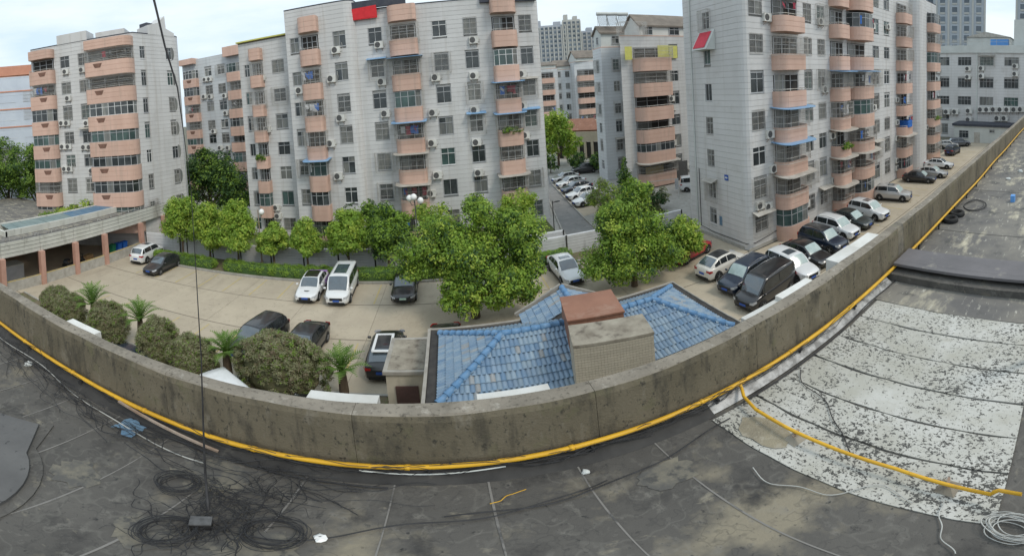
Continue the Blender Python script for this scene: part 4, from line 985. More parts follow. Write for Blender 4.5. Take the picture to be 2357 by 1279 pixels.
# tiles: one S-shaped pan, laid row by row
TW, TLn = .172, .335
def tile_mesh(m):
    b = MB(); prof = []
    n = 6
    for i in range(n+1):
        x = -TW/2 + TW*i/n; prof.append((x, .046*math.sin(PI*i/n)**.8 if 0 < i < n else 0))
    top0 = [(x, 0, z+.048) for x, z in prof]; top1 = [(x, TLn+.05, z+.008) for x, z in prof]; lip = [(x, 0, z+.008) for x, z in prof]
    b.grid([lip, top0, top1]); return b.mesh('roof_tile', K['rtile'][m])
TM = [tile_mesh(i) for i in range(5)]
def slope(p0, u, v, L, W0, W1, parts):
    """p0 eave left corner, u along the eave, v up the slope, L slope length, widths at eave / ridge offsets (left, right)"""
    u = Vector(u).normalized(); v = Vector(v).normalized(); nrm = u.cross(v).normalized(); stuff = MB(); ml = []
    rows = int(L/TLn)
    for r in range(rows+1):
        t = r*TLn/L
        if t > .98: break
        xa = W0*t; xb = parts[0] - W1*t
        k = int((xb-xa)/TW)
        for c in range(k):
            s = xa + (xb-xa-k*TW)/2 + (c+.5)*TW
            o = Vector(p0) + u*s + v*(r*TLn) + nrm*.012
            M = Matrix.Identity(4); M.col[0][:3] = u; M.col[1][:3] = v; M.col[2][:3] = nrm; M.col[3][:3] = o
            q = rnd.random(); patch = math.sin(s*1.7+r*1.3)+math.sin(s*.6-r*2.1)
            mi = (3 if rnd.random() < .55 else 4) if (q < .035 or (patch > 1.5 and q < .35)) else rnd.choice((0,0,1,1,2,0))
            if parts[1] > 0:
                parts[1] -= 1; O('roof_tile', TM[mi], rf, M @ Matrix.Translation((0,0,rnd.uniform(0,.006))))
            else: ml.append((M, mi))
    if ml:
        co = np.array([p.co for p in TM[0].vertices]); fc = [tuple(p.vertices) for p in TM[0].polygons]; st = MB()
        for M, mi in ml:
            st.mi = mi; st.add([M @ Vector(q) for q in co], fc)
        O('roof_tiles', st.mesh('roof_tiles', K['rtile']), rf, kind='stuff')
sl = math.hypot(hr, zr-ze)
slope((x0,y0,ze), (1,0,0), (0,hr,zr-ze), sl, hr, hr, [x1-x0, 300])
slope((x0,y1,ze), (0,-1,0), (hr,0,zr-ze), sl, hr, hr, [y1-y0, 0])
slope((x1,y0,ze), (0,1,0), (-hr,0,zr-ze), sl, hr, hr, [y1-y0, 0])
slope((x1,y1,ze), (-1,0,0), (0,-hr,zr-ze), sl, hr, hr, [x1-x0, 0])
def ridge(a, c, r=.125):
    a = Vector(a); c = Vector(c); n = int((c-a).length/.36)
    for i in range(n):
        p = a.lerp(c, i/n); q = a.lerp(c, (i+1.12)/n)
        b = MB(); b.tube([p, q], [r*1.2, r*.9], 8); O('ridge_tile', b.mesh('ridge_tile', K['ridge'], True), rf)
for a, c in (((x0,y0,ze+.06),(x0+hr,ym,zr+.06)), ((x1,y0,ze+.06),(x1-hr,ym,zr+.06)), ((x0,y1,ze+.06),(x0+hr,ym,zr+.06)), ((x1,y1,ze+.06),(x1-hr,ym,zr+.06)), ((x0+hr,ym,zr+.05),(x1-hr,ym,zr+.05))): ridge(a, c)
# little porch gable at the back
px, pw, py, pz = 4.7, 2.1, 17.5, 4.95
b = MB(); b.add([(px-pw,py,ze),(px+pw,py,ze),(px,py,pz),(px-pw,y1-.9,ze),(px+pw,y1-.9,ze),(px,y1-2.2,pz)], [(0,1,2),(0,2,5,3),(2,1,4,5)]); O('porch_roof', b.mesh('porch_roof', K['gutter']), gh)
for s in (-1, 1):
    p0 = (px+s*pw, py if s < 0 else y1-.9, ze+.01); u = (0, 1, 0) if s > 0 else (0, -1, 0)
    slope(p0, u, (-s*pw, 0, pz-ze), math.hypot(pw, pz-ze), 0, 0, [py-y1+.9, 0])
    b = MB(); b.bar((px+s*(pw+.15),py+.1,ze-.05), (px,py+.1,pz+.1), .12, .22); O('bargeboard', b.mesh('bargeboard', K['fascia']), gh)
ridge((px,py,pz+.05), (px,y1-2.0,pz+.05))
# tiled chimney shaft and rusty box on the roof
ch = thing('tiled_shaft', 'beige mosaic tiled shaft rising in front of the blue roof', 'chimney', TR(4.6,11.55,0,-.2)); W = WM[ch.name]
b = MB(); b.box(-1.27,1.27,-.62,.62,0,5.95); core = O('core', b.mesh('core', K['capc']), ch, W)
for i in range(60):
    z = 5.94-.1*(i+1); b = MB()
    if z < 2.5: break
    n = 25
    for j in range(n):
        xx = -1.28 + 2.56*j/n; b.box(xx+.003, xx+2.56/n-.003, -.632, -.621, z+.007, z+.093)
    n2 = 12
    for j in range(n2):
        yy = -.62 + 1.24*j/n2; b.box(-1.284,-1.271, yy+.006, yy+1.24/n2-.006, z+.006, z+.094)
    O('mosaic_course', b.mesh('mosaic_course', K['beige']), core, W)
b = MB(); b.box(-1.3,1.3,-.65,.65,5.955,6.05); O('cap', b.mesh('cap', K['capc']), ch, W)
bx = thing('rusty_duct_box', 'rusty brown sheet metal box on the blue roof behind the shaft', 'duct box', TR(4.7,13.55,0,-.15)); W = WM[bx.name]
b = MB(); b.box(-1.0,1.0,-.9,.9,4.2,5.96); O('casing', b.mesh('casing', K['brown']), bx, W)
b = MB(); b.box(-1.04,1.04,-.94,.94,5.965,6.03); O('lid', b.mesh('lid', K['brown']), bx, W)
an = thing('annex', 'small flat roofed annex with brown door left of the blue roof', 'annex', TR(-2.4,16.2,0))
b = MB(); b.box(-3.2,-1.55,15.1,17.7,0,3.0); O('wall', b.mesh('wall', K['beige']), an)
b = MB(); b.box(-3.3,-1.5,14.98,17.8,3.0,3.16); O('roof_slab', b.mesh('roof_slab', K['fascia']), an)
b = MB(); b.box(-3.12,-1.68,15.15,17.6,3.163,3.18); O('roof_felt', b.mesh('roof_felt', K['capc']), an)
b = MB(); b.box(-2.85,-1.95,15.03,15.09,.0,2.35); O('shutter', b.mesh('shutter', mat('brown_shutter', (.10,.055,.05), (.07,.04,.036), 2, rough=.6)), an)
t = thing('gate_post', 'dark post with white cap behind the blue roof', 'post', TR(5.3,21.6,0)); W = WM[t.name]
b = MB(); b.box(-.12,.12,-.12,.12,0,2.6); O('post', b.mesh('post', K['rust']), t, W); b = MB(); b.box(-.15,.15,-.15,.15,2.6,2.95); O('cap', b.mesh('cap', K['cream']), t, W)

# ------------------------------------------------------------------ our own building: wall, deck, parapet
DZ, PT, PY0, PY1 = 8.75, 9.84, 4.40, 4.71
ow = thing('rooftop_building', 'flat roofed building underfoot with mossy parapet and dark felt deck', 'building', TR(0,0,0))
b = MB(); b.box(-60,140,-14,PY1-.03,0,DZ-.3); O('wall', b.mesh('wall', K['wall_own']), ow)
b = MB(); b.box(-60,140,-14,PY0-.01,DZ-.3,DZ-.012); dk = O('deck', b.mesh('deck', K['deck']), ow)
# felt strips lapped across the deck
xs = [-60] + [-14.2+1.02*i for i in range(17)] + [2.98]
for i in range(len(xs)-1):
    b = MB(); z = DZ - .002 + (.004 if i % 2 else 0); b.box(xs[i]+.003,xs[i+1]-.003,-6,PY0-.02,DZ-.011,z)
    O('felt_strip', b.mesh('felt_strip', K['deck']), dk)
    if i > 0:
        b = MB(); n = 12; b.grid([[(xs[i]-.011+rnd.uniform(-.006,.006)+d, -2+6.2*k/n, DZ+.006) for k in range(n+1)] for d in (.022,0)]); O('seam', b.mesh('seam', K['chalk']), dk)
for i, (xa, xb) in enumerate(((2.98,3.85),(3.85,4.55),(4.55,5.32),(5.32,6.12),(6.12,6.98),(6.98,7.78))):
    z = DZ + .006 + .006*(i % 2); b = MB(); n = 10; j0 = [rnd.uniform(-.02,.02) for _ in range(n+1)]; ys = [.50+(PY0-.30-.50)*k/n for k in range(n+1)]
    lo = [(xa+.022+j0[k]*.5, ys[k], z) for k in range(n+1)]; hi = [(xb-.018+j0[k], ys[k], z+.003) for k in range(n+1)]
    b.grid([[(p[0],p[1],DZ-.01) for p in lo], lo, hi, [(p[0],p[1],DZ-.01) for p in hi]])
    O('painted_felt_strip', b.mesh('painted_felt_strip', K['flake2'] if i < 2 else K['flake']), dk)
b = MB(); b.box(7.79,8.8,.2,PY0-.02,DZ-.01,DZ+.012); O('felt_strip', b.mesh('felt_strip', K['deck2']), dk)
b = MB(); b.box(8.8,9.25,-6,PY0-.02,DZ-.01,DZ+.19); O('step_beam', b.mesh('step_beam', K['deck']), ow)
b = MB(); b.box(9.26,10.1,-6,PY0-.1,DZ-.01,DZ+.37); b.box(9.05,9.3,-6,PY0-.1,DZ+.30,DZ+.368); O('step_beam', b.mesh('step_beam', K['felt']), ow)
for i in range(12):
    xa = 10.15+i*2.6; b = MB(); b.box(xa,xa+2.57,-10,PY0-.02,DZ-.01,DZ+.004+.006*(i%2)); O('felt_strip', b.mesh('felt_strip', K['deck2']), dk)
b = MB(); b.box(41.4,139,-10,PY0-.02,DZ-.01,DZ+.006); O('felt_strip', b.mesh('felt_strip', K['deck2']), dk)
# parapet in cast lengths with a slightly wandering top edge
xx = [-60,-40,-24,-16,-11,-7.4,-4.2,-1.4,1.5,4.2,7.2,9.6,9.95,14.1,18,24,32,45,70,100,140]
for i in range(len(xx)-1):
    b = MB(); n = max(2, int((xx[i+1]-xx[i])/.5)); n = min(n, 14); rows = []
    for k in range(n+1):
        x = xx[i] + (xx[i+1]-xx[i])*k/n - (.006 if k == n else 0); w1 = .012*math.sin(x*1.9)+.008*math.sin(x*4.7); w2 = .010*math.sin(x*1.3+1); wd = .015*math.sin(x*.8+2)
        rows.append([(x,PY0,DZ-.02),(x,PY0+.005,PT-.10+w1),(x,PY0+.03,PT-.012+w1),(x,PY0+.05,PT+w2),(x,PY1-.05+wd,PT+.01+w2),(x,PY1-.01+wd,PT-.03+w1),(x,PY1,DZ-.32)])
    b.mi = 0; b.grid(rows); nn = len(rows[0])-1
    b.m = [1 if (f % nn) in (2,3,4) else 0 for f in range(len(b.f))]
    b.mi = 0; b.add(rows[0], [tuple(range(nn,-1,-1))]); b.add(rows[-1], [tuple(range(nn+1))])
    dark = i == 11
    O('parapet', b.mesh('parapet', [K['deck'] if dark else K['parap'], K['deck'] if dark else K['coping']]), ow)
# upstand fillet along the foot of the parapet (silver flashing on the painted part)
b = MB(); b.add([(3.1,PY0-.22,DZ+.02),(8.7,PY0-.22,DZ+.02),(8.7,PY0-.01,DZ+.16),(3.1,PY0-.01,DZ+.16)], [(0,1,2,3)]); O('flashing', b.mesh('flashing', mat('silver_flashing', (.42,.42,.41), (.16,.16,.155), 3.5, rough=.4, ramp=(.42,.58))), ow)
b = MB(); b.add([(-60,PY0-.26,DZ+.004),(3.1,PY0-.26,DZ+.004),(3.1,PY0-.01,DZ+.14),(-60,PY0-.01,DZ+.14)], [(0,1,2,3)]); O('flashing', b.mesh('flashing', K['bitblack']), ow)
# raised round kerb at the lower left
b = MB(); pl = arc(-5.35,1.25,1.25,-80,75,18) + [(-5.6,3.0),(-7.6,1.9),(-7.6,-.2)]; b.prism(pl, DZ-.01, DZ+.09); ku = O('round_upstand', b.mesh('round_upstand', mat('grey_felt_cap', (.125,.122,.118), (.09,.088,.086), 1.2, rough=.6, c3=(.04,.04,.04), s3=7, r3=(.62,.68))), ow)
b = MB(); b.prism(arc(-5.35,1.25,1.42,-80,80,18) + [(-5.5,3.2),(-7.8,2.0),(-7.8,-.4)], DZ-.01, DZ+.03); O('upstand_skirt', b.mesh('upstand_skirt', K['deck']), ow)
# mortar smear on the painted felt
b = MB(); q = random.Random(9); b.add([(3.34+.27*math.cos(a)*(1+q.uniform(-.25,.25)), 3.42+.42*math.sin(a)*(1+q.uniform(-.2,.2)), DZ+.019) for a in np.linspace(0,2*PI,17)[:-1]], [tuple(range(16))]); O('mortar_smear', b.mesh('mortar_smear', mat('sandy_mortar', (.30,.265,.19), (.22,.195,.145), 3, rough=.95, c3=(.36,.33,.26), s3=8, r3=(.5,.7), bump=.6)), ow)
# white post at the right edge
t = thing('metal_post', 'pale grey metal post at the right edge of the roof', 'post', TR(6.55,.50,DZ)); W = WM[t.name]
b = MB(); b.box(-.05,.05,-.05,.05,0,1.55); O('post', b.mesh('post', K['awn_grey']), t, W); b = MB(); b.add([(-.05,-.05,1.55),(.05,-.05,1.55),(.05,.05,1.55),(-.05,.05,1.55),(0,0,1.68)], [(0,1,4),(1,2,4),(2,3,4),(3,0,4)]); O('cap', b.mesh('cap', K['alu']), t, W)

# ------------------------------------------------------------------ gas pipes
gp = thing('gas_pipe', 'long yellow gas pipe running along the foot of the parapet', 'pipe', TR(0,4.3,DZ))
pp = [(x, 4.30+.02*math.sin(x*.6), 8.99+.012*math.sin(x*.9)) for x in np.arange(-60, 140, 1.5)]
b = MB(); b.tube(pp, .039, 10); O('pipe', b.mesh('pipe', K['pipe'], True), gp)
for x in list(np.arange(-16, 34, 1.9)):
    b = MB(); b.lathe([(.001,-.035),(.047,-.03),(.047,.03),(.001,.035)], 10, Matrix.Translation((x,4.30+.02*math.sin(x*.6),8.99+.012*math.sin(x*.9))) @ Matrix.Rotation(PI/2,4,'Y')); O('coupling', b.mesh('coupling', K['pipe'], True), gp)
    b = MB(); b.bar((x+.25,4.40,8.93), (x+.25,4.24,8.93), .035); b.bar((x+.25,4.3,8.92), (x+.25,4.3,DZ), .045); O('bracket', b.mesh('bracket', K['cable']), gp)
bp = thing('gas_branch_pipe', 'thin yellow branch pipe crossing the flaking white roof paint', 'pipe', TR(3.6,4.2,DZ))
b = MB(); b.tube([(3.72,4.3,8.95),(3.68,4.22,8.93),(3.60,4.1,8.90),(3.50,3.75,8.90),(3.46,3.1,8.92),(3.47,1.65,8.92),(3.41,1.08,8.92),(3.36,.60,8.92),(3.36,.57,8.98),(3.36,.52,9.03),(3.33,.30,9.03)], .027, 8); O('pipe', b.mesh('pipe', K['pipe'], True), bp)
for y in (3.02, 1.06):
    b = MB(); b.bar((3.47,y,8.90), (3.49,y,DZ+.02), .03); b.bar((3.40,y-.02,8.87), (3.56,y+.02,8.87), .03); O('support', b.mesh('support', K['rust']), bp)
    b = MB(); b.add([(3.32,y-.10,DZ+.012),(3.58,y-.12,DZ+.012),(3.62,y+.10,DZ+.012),(3.36,y+.12,DZ+.012),(3.42,y-.04,DZ+.07),(3.53,y-.04,DZ+.07),(3.54,y+.05,DZ+.07),(3.44,y+.05,DZ+.07)], [(4,5,6,7),(0,1,5,4),(1,2,6,5),(2,3,7,6),(3,0,4,7)]); O('mortar_pad', b.mesh('mortar_pad', K['capc']), bp)
sl_ = thing('white_conduit', 'white plastic conduit lying under the yellow pipe', 'conduit', TR(0,4.2,DZ))
b = MB(); b.tube([(x, 4.255+.015*math.sin(x*2.1), 8.90+.015*math.sin(x*3)) for x in np.arange(-1.35,.35,.15)], .011, 7); O('conduit', b.mesh('conduit', K['cream'], True), sl_)

# ------------------------------------------------------------------ cables on the roof
def wander(p, q, amp, n, seed, z=DZ+.02):
    r = random.Random(seed); ph = [r.uniform(0,6) for _ in range(4)]; out = []
    for i in range(n+1):
        t = i/n; x = p[0]+(q[0]-p[0])*t; y = p[1]+(q[1]-p[1])*t; e = math.sin(PI*t)
        dx, dy = q[1]-p[1], -(q[0]-p[0]); l = math.hypot(dx,dy) or 1
        w = amp*e*(math.sin(t*5+ph[0])+.5*math.sin(t*11+ph[1])); out.append((x+dx/l*w, y+dy/l*w, z+.01+.012*abs(math.sin(t*9+ph[2]))))
    return out
def cable(label, path, r, m='cable', name='cable', group='cables on the roof'):
    b = MB(); b.tube(path, r, 5, False); return tag(O(name, b.mesh(name, K[m], True)), label, 'cable', group)
cable('black cable winding along the parapet foot from the left edge', wander((-12,4.2),(-1.0,4.05),.12,60,1), .014)
cable('black cable arcing across the dark felt towards the white paint', wander((-.4,3.55),(3.2,3.95),.10,40,2), .010)
cable('black cable lying along the parapet beside the pipe at right', wander((3.6,4.1),(9.5,4.12),.06,50,3), .013)
cable('thin black cable crossing the flaking white paint', wander((4.8,4.0),(3.6,2.3),.14,40,4), .008)
cable('grey cable curving over the felt below the white paint', wander((2.7,3.0),(3.1,1.3),-.30,40,5), .007, 'cablew')
cable('thin grey cable dropping off the white paint corner', wander((3.3,1.1),(2.5,.7),.10,30,6), .007, 'cablew')
cable('long black cable running from the coils to the centre felt', wander((-2.2,2.9),(1.3,3.75),.15,50,7), .009)
cable('short yellow cable end lying on the centre felt', wander((.05,3.72),(.45,3.9),.02,14,8), .006, 'pipe')
cable('pale cable hanging slack below the parapet at left', wander((-9.5,4.1),(-3.2,3.9),.16,50,9), .011, 'cablew')
b = MB(); b.tube([(-2.62,3.12,8.8),(-2.66,3.22,9.5),(-2.63,3.26,10.3),(-2.60,3.31,11.2),(-2.58,3.33,12.2),(-2.57,3.34,13.0),(-2.60,3.32,13.6),(-2.62,3.30,14.0),(-2.70,3.24,14.4),(-2.76,3.18,14.9),(-2.82,3.10,15.6),(-2.9,3.0,17)], [.017,.014,.010,.007,.005,.004,.005,.009,.011,.014,.016,.016], 7)
tag(O('hanging_cable', b.mesh('hanging_cable', K['cable'], True)), 'dark cable rising from the wire tangle past the left block to the sky', 'cable')
def coil(label, x, y, rx, ry, n, rot, m='cable', r=.0045):
    t = thing('cable_coil', label, 'cable coil', TR(x, y, DZ, rot), 'cable coils on the roof'); W = WM[t.name]
    for k in range(n):
        q = random.Random(k*13+int(x*100)); b = MB(); ox, oy, s = q.gauss(0,.035), q.gauss(0,.035), q.uniform(.78,1.08); tl = q.uniform(0,6)
        b.tube([(ox+rx*s*math.cos(a)*(1+.05*math.sin(2*a+tl)), oy+ry*s*math.sin(a)*(1+.05*math.cos(3*a+tl)), .02+.008*k+.03*math.sin(a+tl)**2) for a in np.linspace(0,2*PI,30)], r, 5, False)
        O('loop', b.mesh('loop', K[m], True), t, W)
coil('upper coil of black cable beside the tangled wires', -3.22, 3.36, .24, .19, 12, .4)
coil('large coil of black cable at the bottom left of the tangle', -2.72, 2.62, .29, .24, 12, .8)
coil('large coil of black cable right of the tangled wires', -1.85, 3.02, .28, .23, 12, .2)
coil('coil of pale cable at the bottom right corner', 2.95, .30, .24, .17, 10, 1.2, 'cablew', .007)
coil('thin loop of cable beside the tyres', 15.6, 3.7, .7, .45, 3, 0, 'cable', .011)
tn = MB()
for k in range(130):
    q = random.Random(k+300); c = (-2.5+q.gauss(0,.22), 3.15+q.gauss(0,.40)); a = q.uniform(0,2*PI); L = q.uniform(.3,1.1)
    e = (c[0]+L*math.cos(a)*.7, c[1]+L*math.sin(a))
    if e[1] > 4.3: e = (e[0], 4.25)
    tn.tube(wander(c, e, q.uniform(.05,.2), 14, k, DZ+q.uniform(.0,.12)), q.choice((.003,.004,.005)), 4, False)
for k in range(80):
    q = random.Random(k+900); x = q.uniform(-9.5,-2.0); L = q.uniform(.6,2.2); y = 4.12 - abs(q.gauss(0,.28)); y2 = min(4.25, y+q.gauss(0,.22))
    tn.tube(wander((x,y), (x+L,y2), q.uniform(.04,.16), 16, k+50, DZ+q.uniform(.01,.1)), q.choice((.004,.005,.006)), 4, False)
o = tag(O('cable_tangle', tn.mesh('cable_tangle', K['cable'], True), kind='stuff'), 'tangle of loose black wires on the roof at lower left', 'wires')
tn = MB()
for k in range(26):
    q = random.Random(k+500); tn.tube([(x, 4.27+q.uniform(-.05,.05)+.03*math.sin(x*q.uniform(.8,2)+k), 8.93+q.uniform(-.06,.13)) for x in np.arange(q.uniform(-11,0), q.uniform(1,9), .4)], q.choice((.005,.006,.008)), 4, False) if k < 9 else None
tag(O('cable_bundle', tn.mesh('cable_bundle', K['cable'], True), kind='stuff'), 'bundle of thin black wires strung along the yellow pipe', 'wires')
t = thing('junction_box', 'black junction box among the tangled wires', 'junction box', TR(-2.52,2.86,DZ,.5)); W = WM[t.name]
b = MB(); b.box(-.10,.10,-.07,.07,0,.13); O('housing', b.mesh('housing', K['black']), t, W); b = MB(); b.box(-.105,.105,-.075,.075,.132,.155); O('lid', b.mesh('lid', K['acdark']), t, W)
for i, (x, y, lb) in enumerate(((13.6,4.15,'black tyre lying flat on the far roof below the pipe'),(14.3,4.1,'black tyre lying behind another by the parapet'))):
    t = thing('tyre', lb, 'tyre', TR(x,y,DZ,.3*i), 'tyres on the far roof'); W = WM[t.name]
    b = MB(); b.lathe([(.17,.02),(.27,.0),(.31,.04),(.31,.13),(.27,.17),(.17,.15),(.17,.02)], 22); O('tread', b.mesh('tread', K['tyre'], True), t, W)
b = MB(); q = random.Random(4); n = 6; b.grid([[(-4.85+.42*i/n+q.uniform(-.02,.02), 3.82+.36*j/n+.06*math.sin(i)+q.uniform(-.02,.02), DZ+.03+.03*q.random()) for i in range(n+1)] for j in range(n+1)])
tag(O('plastic_scrap', b.mesh('plastic_scrap', K['panelblue'])), 'scrap of pale blue plastic sheet on the dark roof', 'plastic')
b = MB(); b.bar((-4.9,4.05,DZ+.45), (-3.2,4.2,DZ+.05), .035); tag(O('stick', b.mesh('stick', K['rust'])), 'thin rusty stick leaning by the yellow pipe at left', 'stick')
for i, (x, y, s, lb) in enumerate(((-7.7,4.0,.09,'grey stone lying by the parapet at far left'),(-1.45,3.1,.07,'white paper scrap right of the big coil'),(1.15,4.0,.05,'pale lump of rubble below the pipe at centre'),(20.2,3.0,.12,'pale brick bat on the far roof'),(22,2.6,.14,'second pale brick bat farther along the roof'))):
    b = MB(); q = random.Random(i); b.lathe([(.001,0),(s*.9,0),(s,s*.4),(s*.6,s*.7),(.001,s*.75)], 7, TR(x,y,DZ+.012)); b.v = [(v[0]+q.uniform(-.3,.3)*s, v[1]+q.uniform(-.3,.3)*s, v[2]) for v in b.v]
    tag(O('rubble', b.mesh('rubble', K['cream'] if i != 1 else K['globe'])), lb, 'rubble')
for i, (x, y, w, d, rz, lb) in enumerate(((1.95,3.55,.34,.26,.3,'round dust ring patch near the centre felt'),(-3.0,3.75,.55,.35,.2,'sandy dust patch behind the upper coil'),(-2.0,2.75,.5,.4,.6,'sandy dust patch inside the right coil'),(-2.9,2.5,.36,.3,.1,'sandy dust patch inside the large left coil'),(-4.3,2.75,.35,.3,.5,'sandy dust patch beside the round upstand'))):
    b = MB(); q = random.Random(i+40); b.add([(x+w*math.cos(a+rz)*(1+q.uniform(-.28,.2)), y+d*math.sin(a+rz)*(1+q.uniform(-.28,.2)), DZ+.0075) for a in np.linspace(0,2*PI,23)[:-1]], [tuple(range(22))])
    O('dust_patch', b.mesh('dust_patch', mat('dust_%d' % i, (.20,.182,.14), (.10,.097,.09), 2.2, rough=.95, ramp=(.40,.60), c3=(.075,.074,.07), s3=5, r3=(.52,.62))), dk)
t = thing('blue_box', 'small blue box at the right edge of the far roof', 'box', TR(16.6,2.25,DZ)); W = WM[t.name]
b = MB(); b.box(-.13,.13,-.09,.09,0,.26); O('box', b.mesh('box', K['sblue']), t, W)
# outdoor units hung outside the parapet
FO = Matrix.Rotation(PI, 4, 'Z')
for x, z, lb in ((-7.3,9.10,'left of the round shrubs'),(-9.9,8.85,'at the far left edge'),(-1.75,9.12,'below the cycad'),(.6,9.08,'before the blue tiled roof'),(5.2,9.04,'in front of the black van'),(6.15,9.12,'right of the black van'),(7.95,9.26,'before the dark saloon'),(9.0,9.24,'before the navy estate'),(-11.2,8.7,'beyond the far left edge')):
    ac(Matrix.Translation((x, 4.86, 0)) @ FO, 0, z, 'white outdoor unit hung outside the parapet ' + lb, 'outdoor units outside the parapet', 1.12, False)

# ------------------------------------------------------------------ trees and plants
def tree(name, label, x, y, blobs, n, size, mats, seed, tr=.14, h=2.0, group=None, limbs=4, cat='tree'):
    t = thing(name, label, cat, TR(x, y, 0), group); W = WM[t.name]
    q = random.Random(seed); b = MB()
    b.tube([(0,0,-.1),(.02,.03,h*.5),(.05,0,h),(.05,.05,h*1.5)], [tr*1.25,tr,tr*.8,tr*.5], 8)
    for bl in blobs[:6]:
        for _ in range(max(1, limbs//len(blobs)+1)):
            e = Vector((bl[0]+q.uniform(-.4,.4)*bl[3], bl[1]+q.uniform(-.4,.4)*bl[4], bl[2]+q.uniform(-.2,.4)*bl[5])); s = Vector((.05,0,h*q.uniform(.6,1.1)))
            b.tube([s, s.lerp(e,.5)+Vector((0,0,.2)), e], [tr*.5,tr*.32,tr*.1], 6)
    O('trunk', b.mesh('trunk', K['trunk'], True), t, W)
    sub = []
    for bl in blobs:
        k = 13 if max(bl[3:]) > 1.2 else 6
        for _ in range(k):
            d = Vector((q.gauss(0,1), q.gauss(0,1), q.gauss(.25,1))).normalized(); s = q.uniform(.34,.52)
            sub.append((bl[0]+d.x*bl[3]*.80, bl[1]+d.y*bl[4]*.80, bl[2]+d.z*bl[5]*.78, bl[3]*s, bl[4]*s, bl[5]*s*.85))
        sub.append((bl[0], bl[1], bl[2], bl[3]*.7, bl[4]*.7, bl[5]*.7))
    O('crown', leaves(sub, n, size, mats, seed, .42, .6, .6), t, W)
    return t
rowlab = ['leftmost pruned tree at the arcade end of the row', 'second pruned tree from the left in the row', 'full pruned tree left of the lamp post', 'short pruned tree right of the lamp post', 'slim pruned tree above the empty bays', 'broad pruned tree above the white people carrier', 'dark pruned tree right of the broad one, by the large tree']
for i, (x, y, rx, z0, z1, mm) in enumerate(((-27.7,33.7,1.9,.9,7.0,'LM'),(-24.1,33.7,1.75,1.1,6.3,'LY'),(-20.7,33.7,2.1,1.1,6.3,'LM'),(-16.8,33.7,1.4,1.2,4.4,'LY'),(-13.4,33.7,1.3,1.0,5.3,'LM'),(-9.5,33.7,1.8,1.0,5.6,'LM'),(-6.0,34.2,2.2,1.0,5.8,'MD'))):
    hh = (z1-z0)/2; zc = (z0+z1)/2
    z0 += .35; hh = (z1-z0)/2; zc = (z0+z1)/2; bl = [(0,0,zc-hh*.25,rx*.96,rx*.92,hh*.70), (.1,.05,zc+hh*.36,rx*.76,rx*.76,hh*.60), (-.15*rx,-.2*rx,zc,rx*.66,rx*.66,hh*.62)]
    ms = {'LM': ['leafL','leafY','leafL','leafM'], 'LY': ['leafL','leafY','leafM'], 'MD': ['leafM','leafD','leafL']}[mm]
    tree('street_tree', rowlab[i], x, y, bl, 18000, .11, ms, 40+i, .11, z0+.5, 'pruned trees along the boundary wall')
tree('shrub_tree', 'bright crown behind the wall right of the globe lamp', -1.9, 38, [(0,0,3.2,1.8,1.6,1.5)], 4500, .12, ['leafL','leafY','leafM'], 51, .1, 1.4)
tree('shrub_tree', 'bright round crown peeping above the large tree by the centre block corner', 6.5, 38, [(0,0,3.1,1.9,1.7,2.0)], 5200, .12, ['leafL','leafY'], 52, .1, 1.4)
tree('shrub_tree', 'dark low crown between the pruned trees before the centre block', -8.8, 38.5, [(0,0,3.6,2.0,1.6,1.7)], 1800, .17, ['leafD','leafM'], 53, .1, 1.4)
tree('shrub_tree', 'olive shrub at the foot of the centre block behind the slim tree', -13.0, 39.5, [(0,0,1.2,3.2,1.6,1.3)], 1800, .16, ['leafD','leafM','leafO'], 54, .08, .5, cat='shrub')
tree('camphor_tree', 'largest spreading green tree standing in the lot before the centre block', .9, 25.2, [(-3.2,.6,4.1,1.9,1.9,1.6),(-1.6,1.0,5.0,2.0,2.0,1.7),(.9,.9,6.0,1.7,1.7,1.6),(3.0,.8,5.1,1.8,1.8,1.8),(3.7,.2,3.3,1.4,1.6,1.5),(.4,-.6,3.6,2.2,1.9,1.9),(1.9,-1.2,2.2,1.5,1.4,1.3),(-.6,-1.4,2.3,1.4,1.4,1.2),(3.2,-.9,2.5,1.4,1.4,1.3)],
     62000, .095, ['leafM','leafL','leafY','leafL','leafM','leafD'], 60, .26, 2.0, limbs=9)
tree('camphor_tree', 'tall pointed green tree right of the lane, dark at its base', 12.2, 25.2, [(-1.8,.2,2.6,1.8,1.8,1.9),(1.9,0,2.5,1.8,1.8,1.8),(0,-.6,2.2,2.2,1.7,1.7),(.2,.4,4.4,2.3,2.0,1.7),(-.9,.2,4.9,1.3,1.3,1.4),(.8,.5,6.1,1.3,1.3,1.4)],
     48000, .095, ['leafM','leafL','leafD','leafL','leafY','leafM'], 61, .22, 1.8, limbs=8)
tree('camphor_tree', 'small olive green tree leaning over the red car', 16.9, 25.8, [(0,0,2.2,1.6,1.4,1.5),(1.0,.3,1.7,1.1,1.0,1.0)], 7000, .11, ['leafM','leafL','leafY'], 62, .1, 1.2)
tree('shrub_tree', 'yellow olive tree beside the parked cars in the lane', 16.6, 41.5, [(0,0,2.4,1.7,1.6,1.8),(.9,-1.6,1.9,1.6,1.4,1.5)], 7000, .11, ['leafO','leafY','leafM'], 63, .1, 1.2)
tree('conifer', 'dark pointed conifer behind the tall pointed tree', 20.8, 44, [(0,0,1.6,1.3,1.3,1.6),(0,0,3.0,1.0,1.0,1.4),(0,0,4.4,.55,.55,1.2)], 3000, .13, ['leafD','leafM'], 64, .12, 1.0)
tree('shrub_tree', 'feathery grey green shrub below the gabled block', 22.2, 40.2, [(0,0,1.3,2.2,1.6,1.3)], 2200, .15, ['leafO','leafD'], 65, .08, .6, cat='shrub')
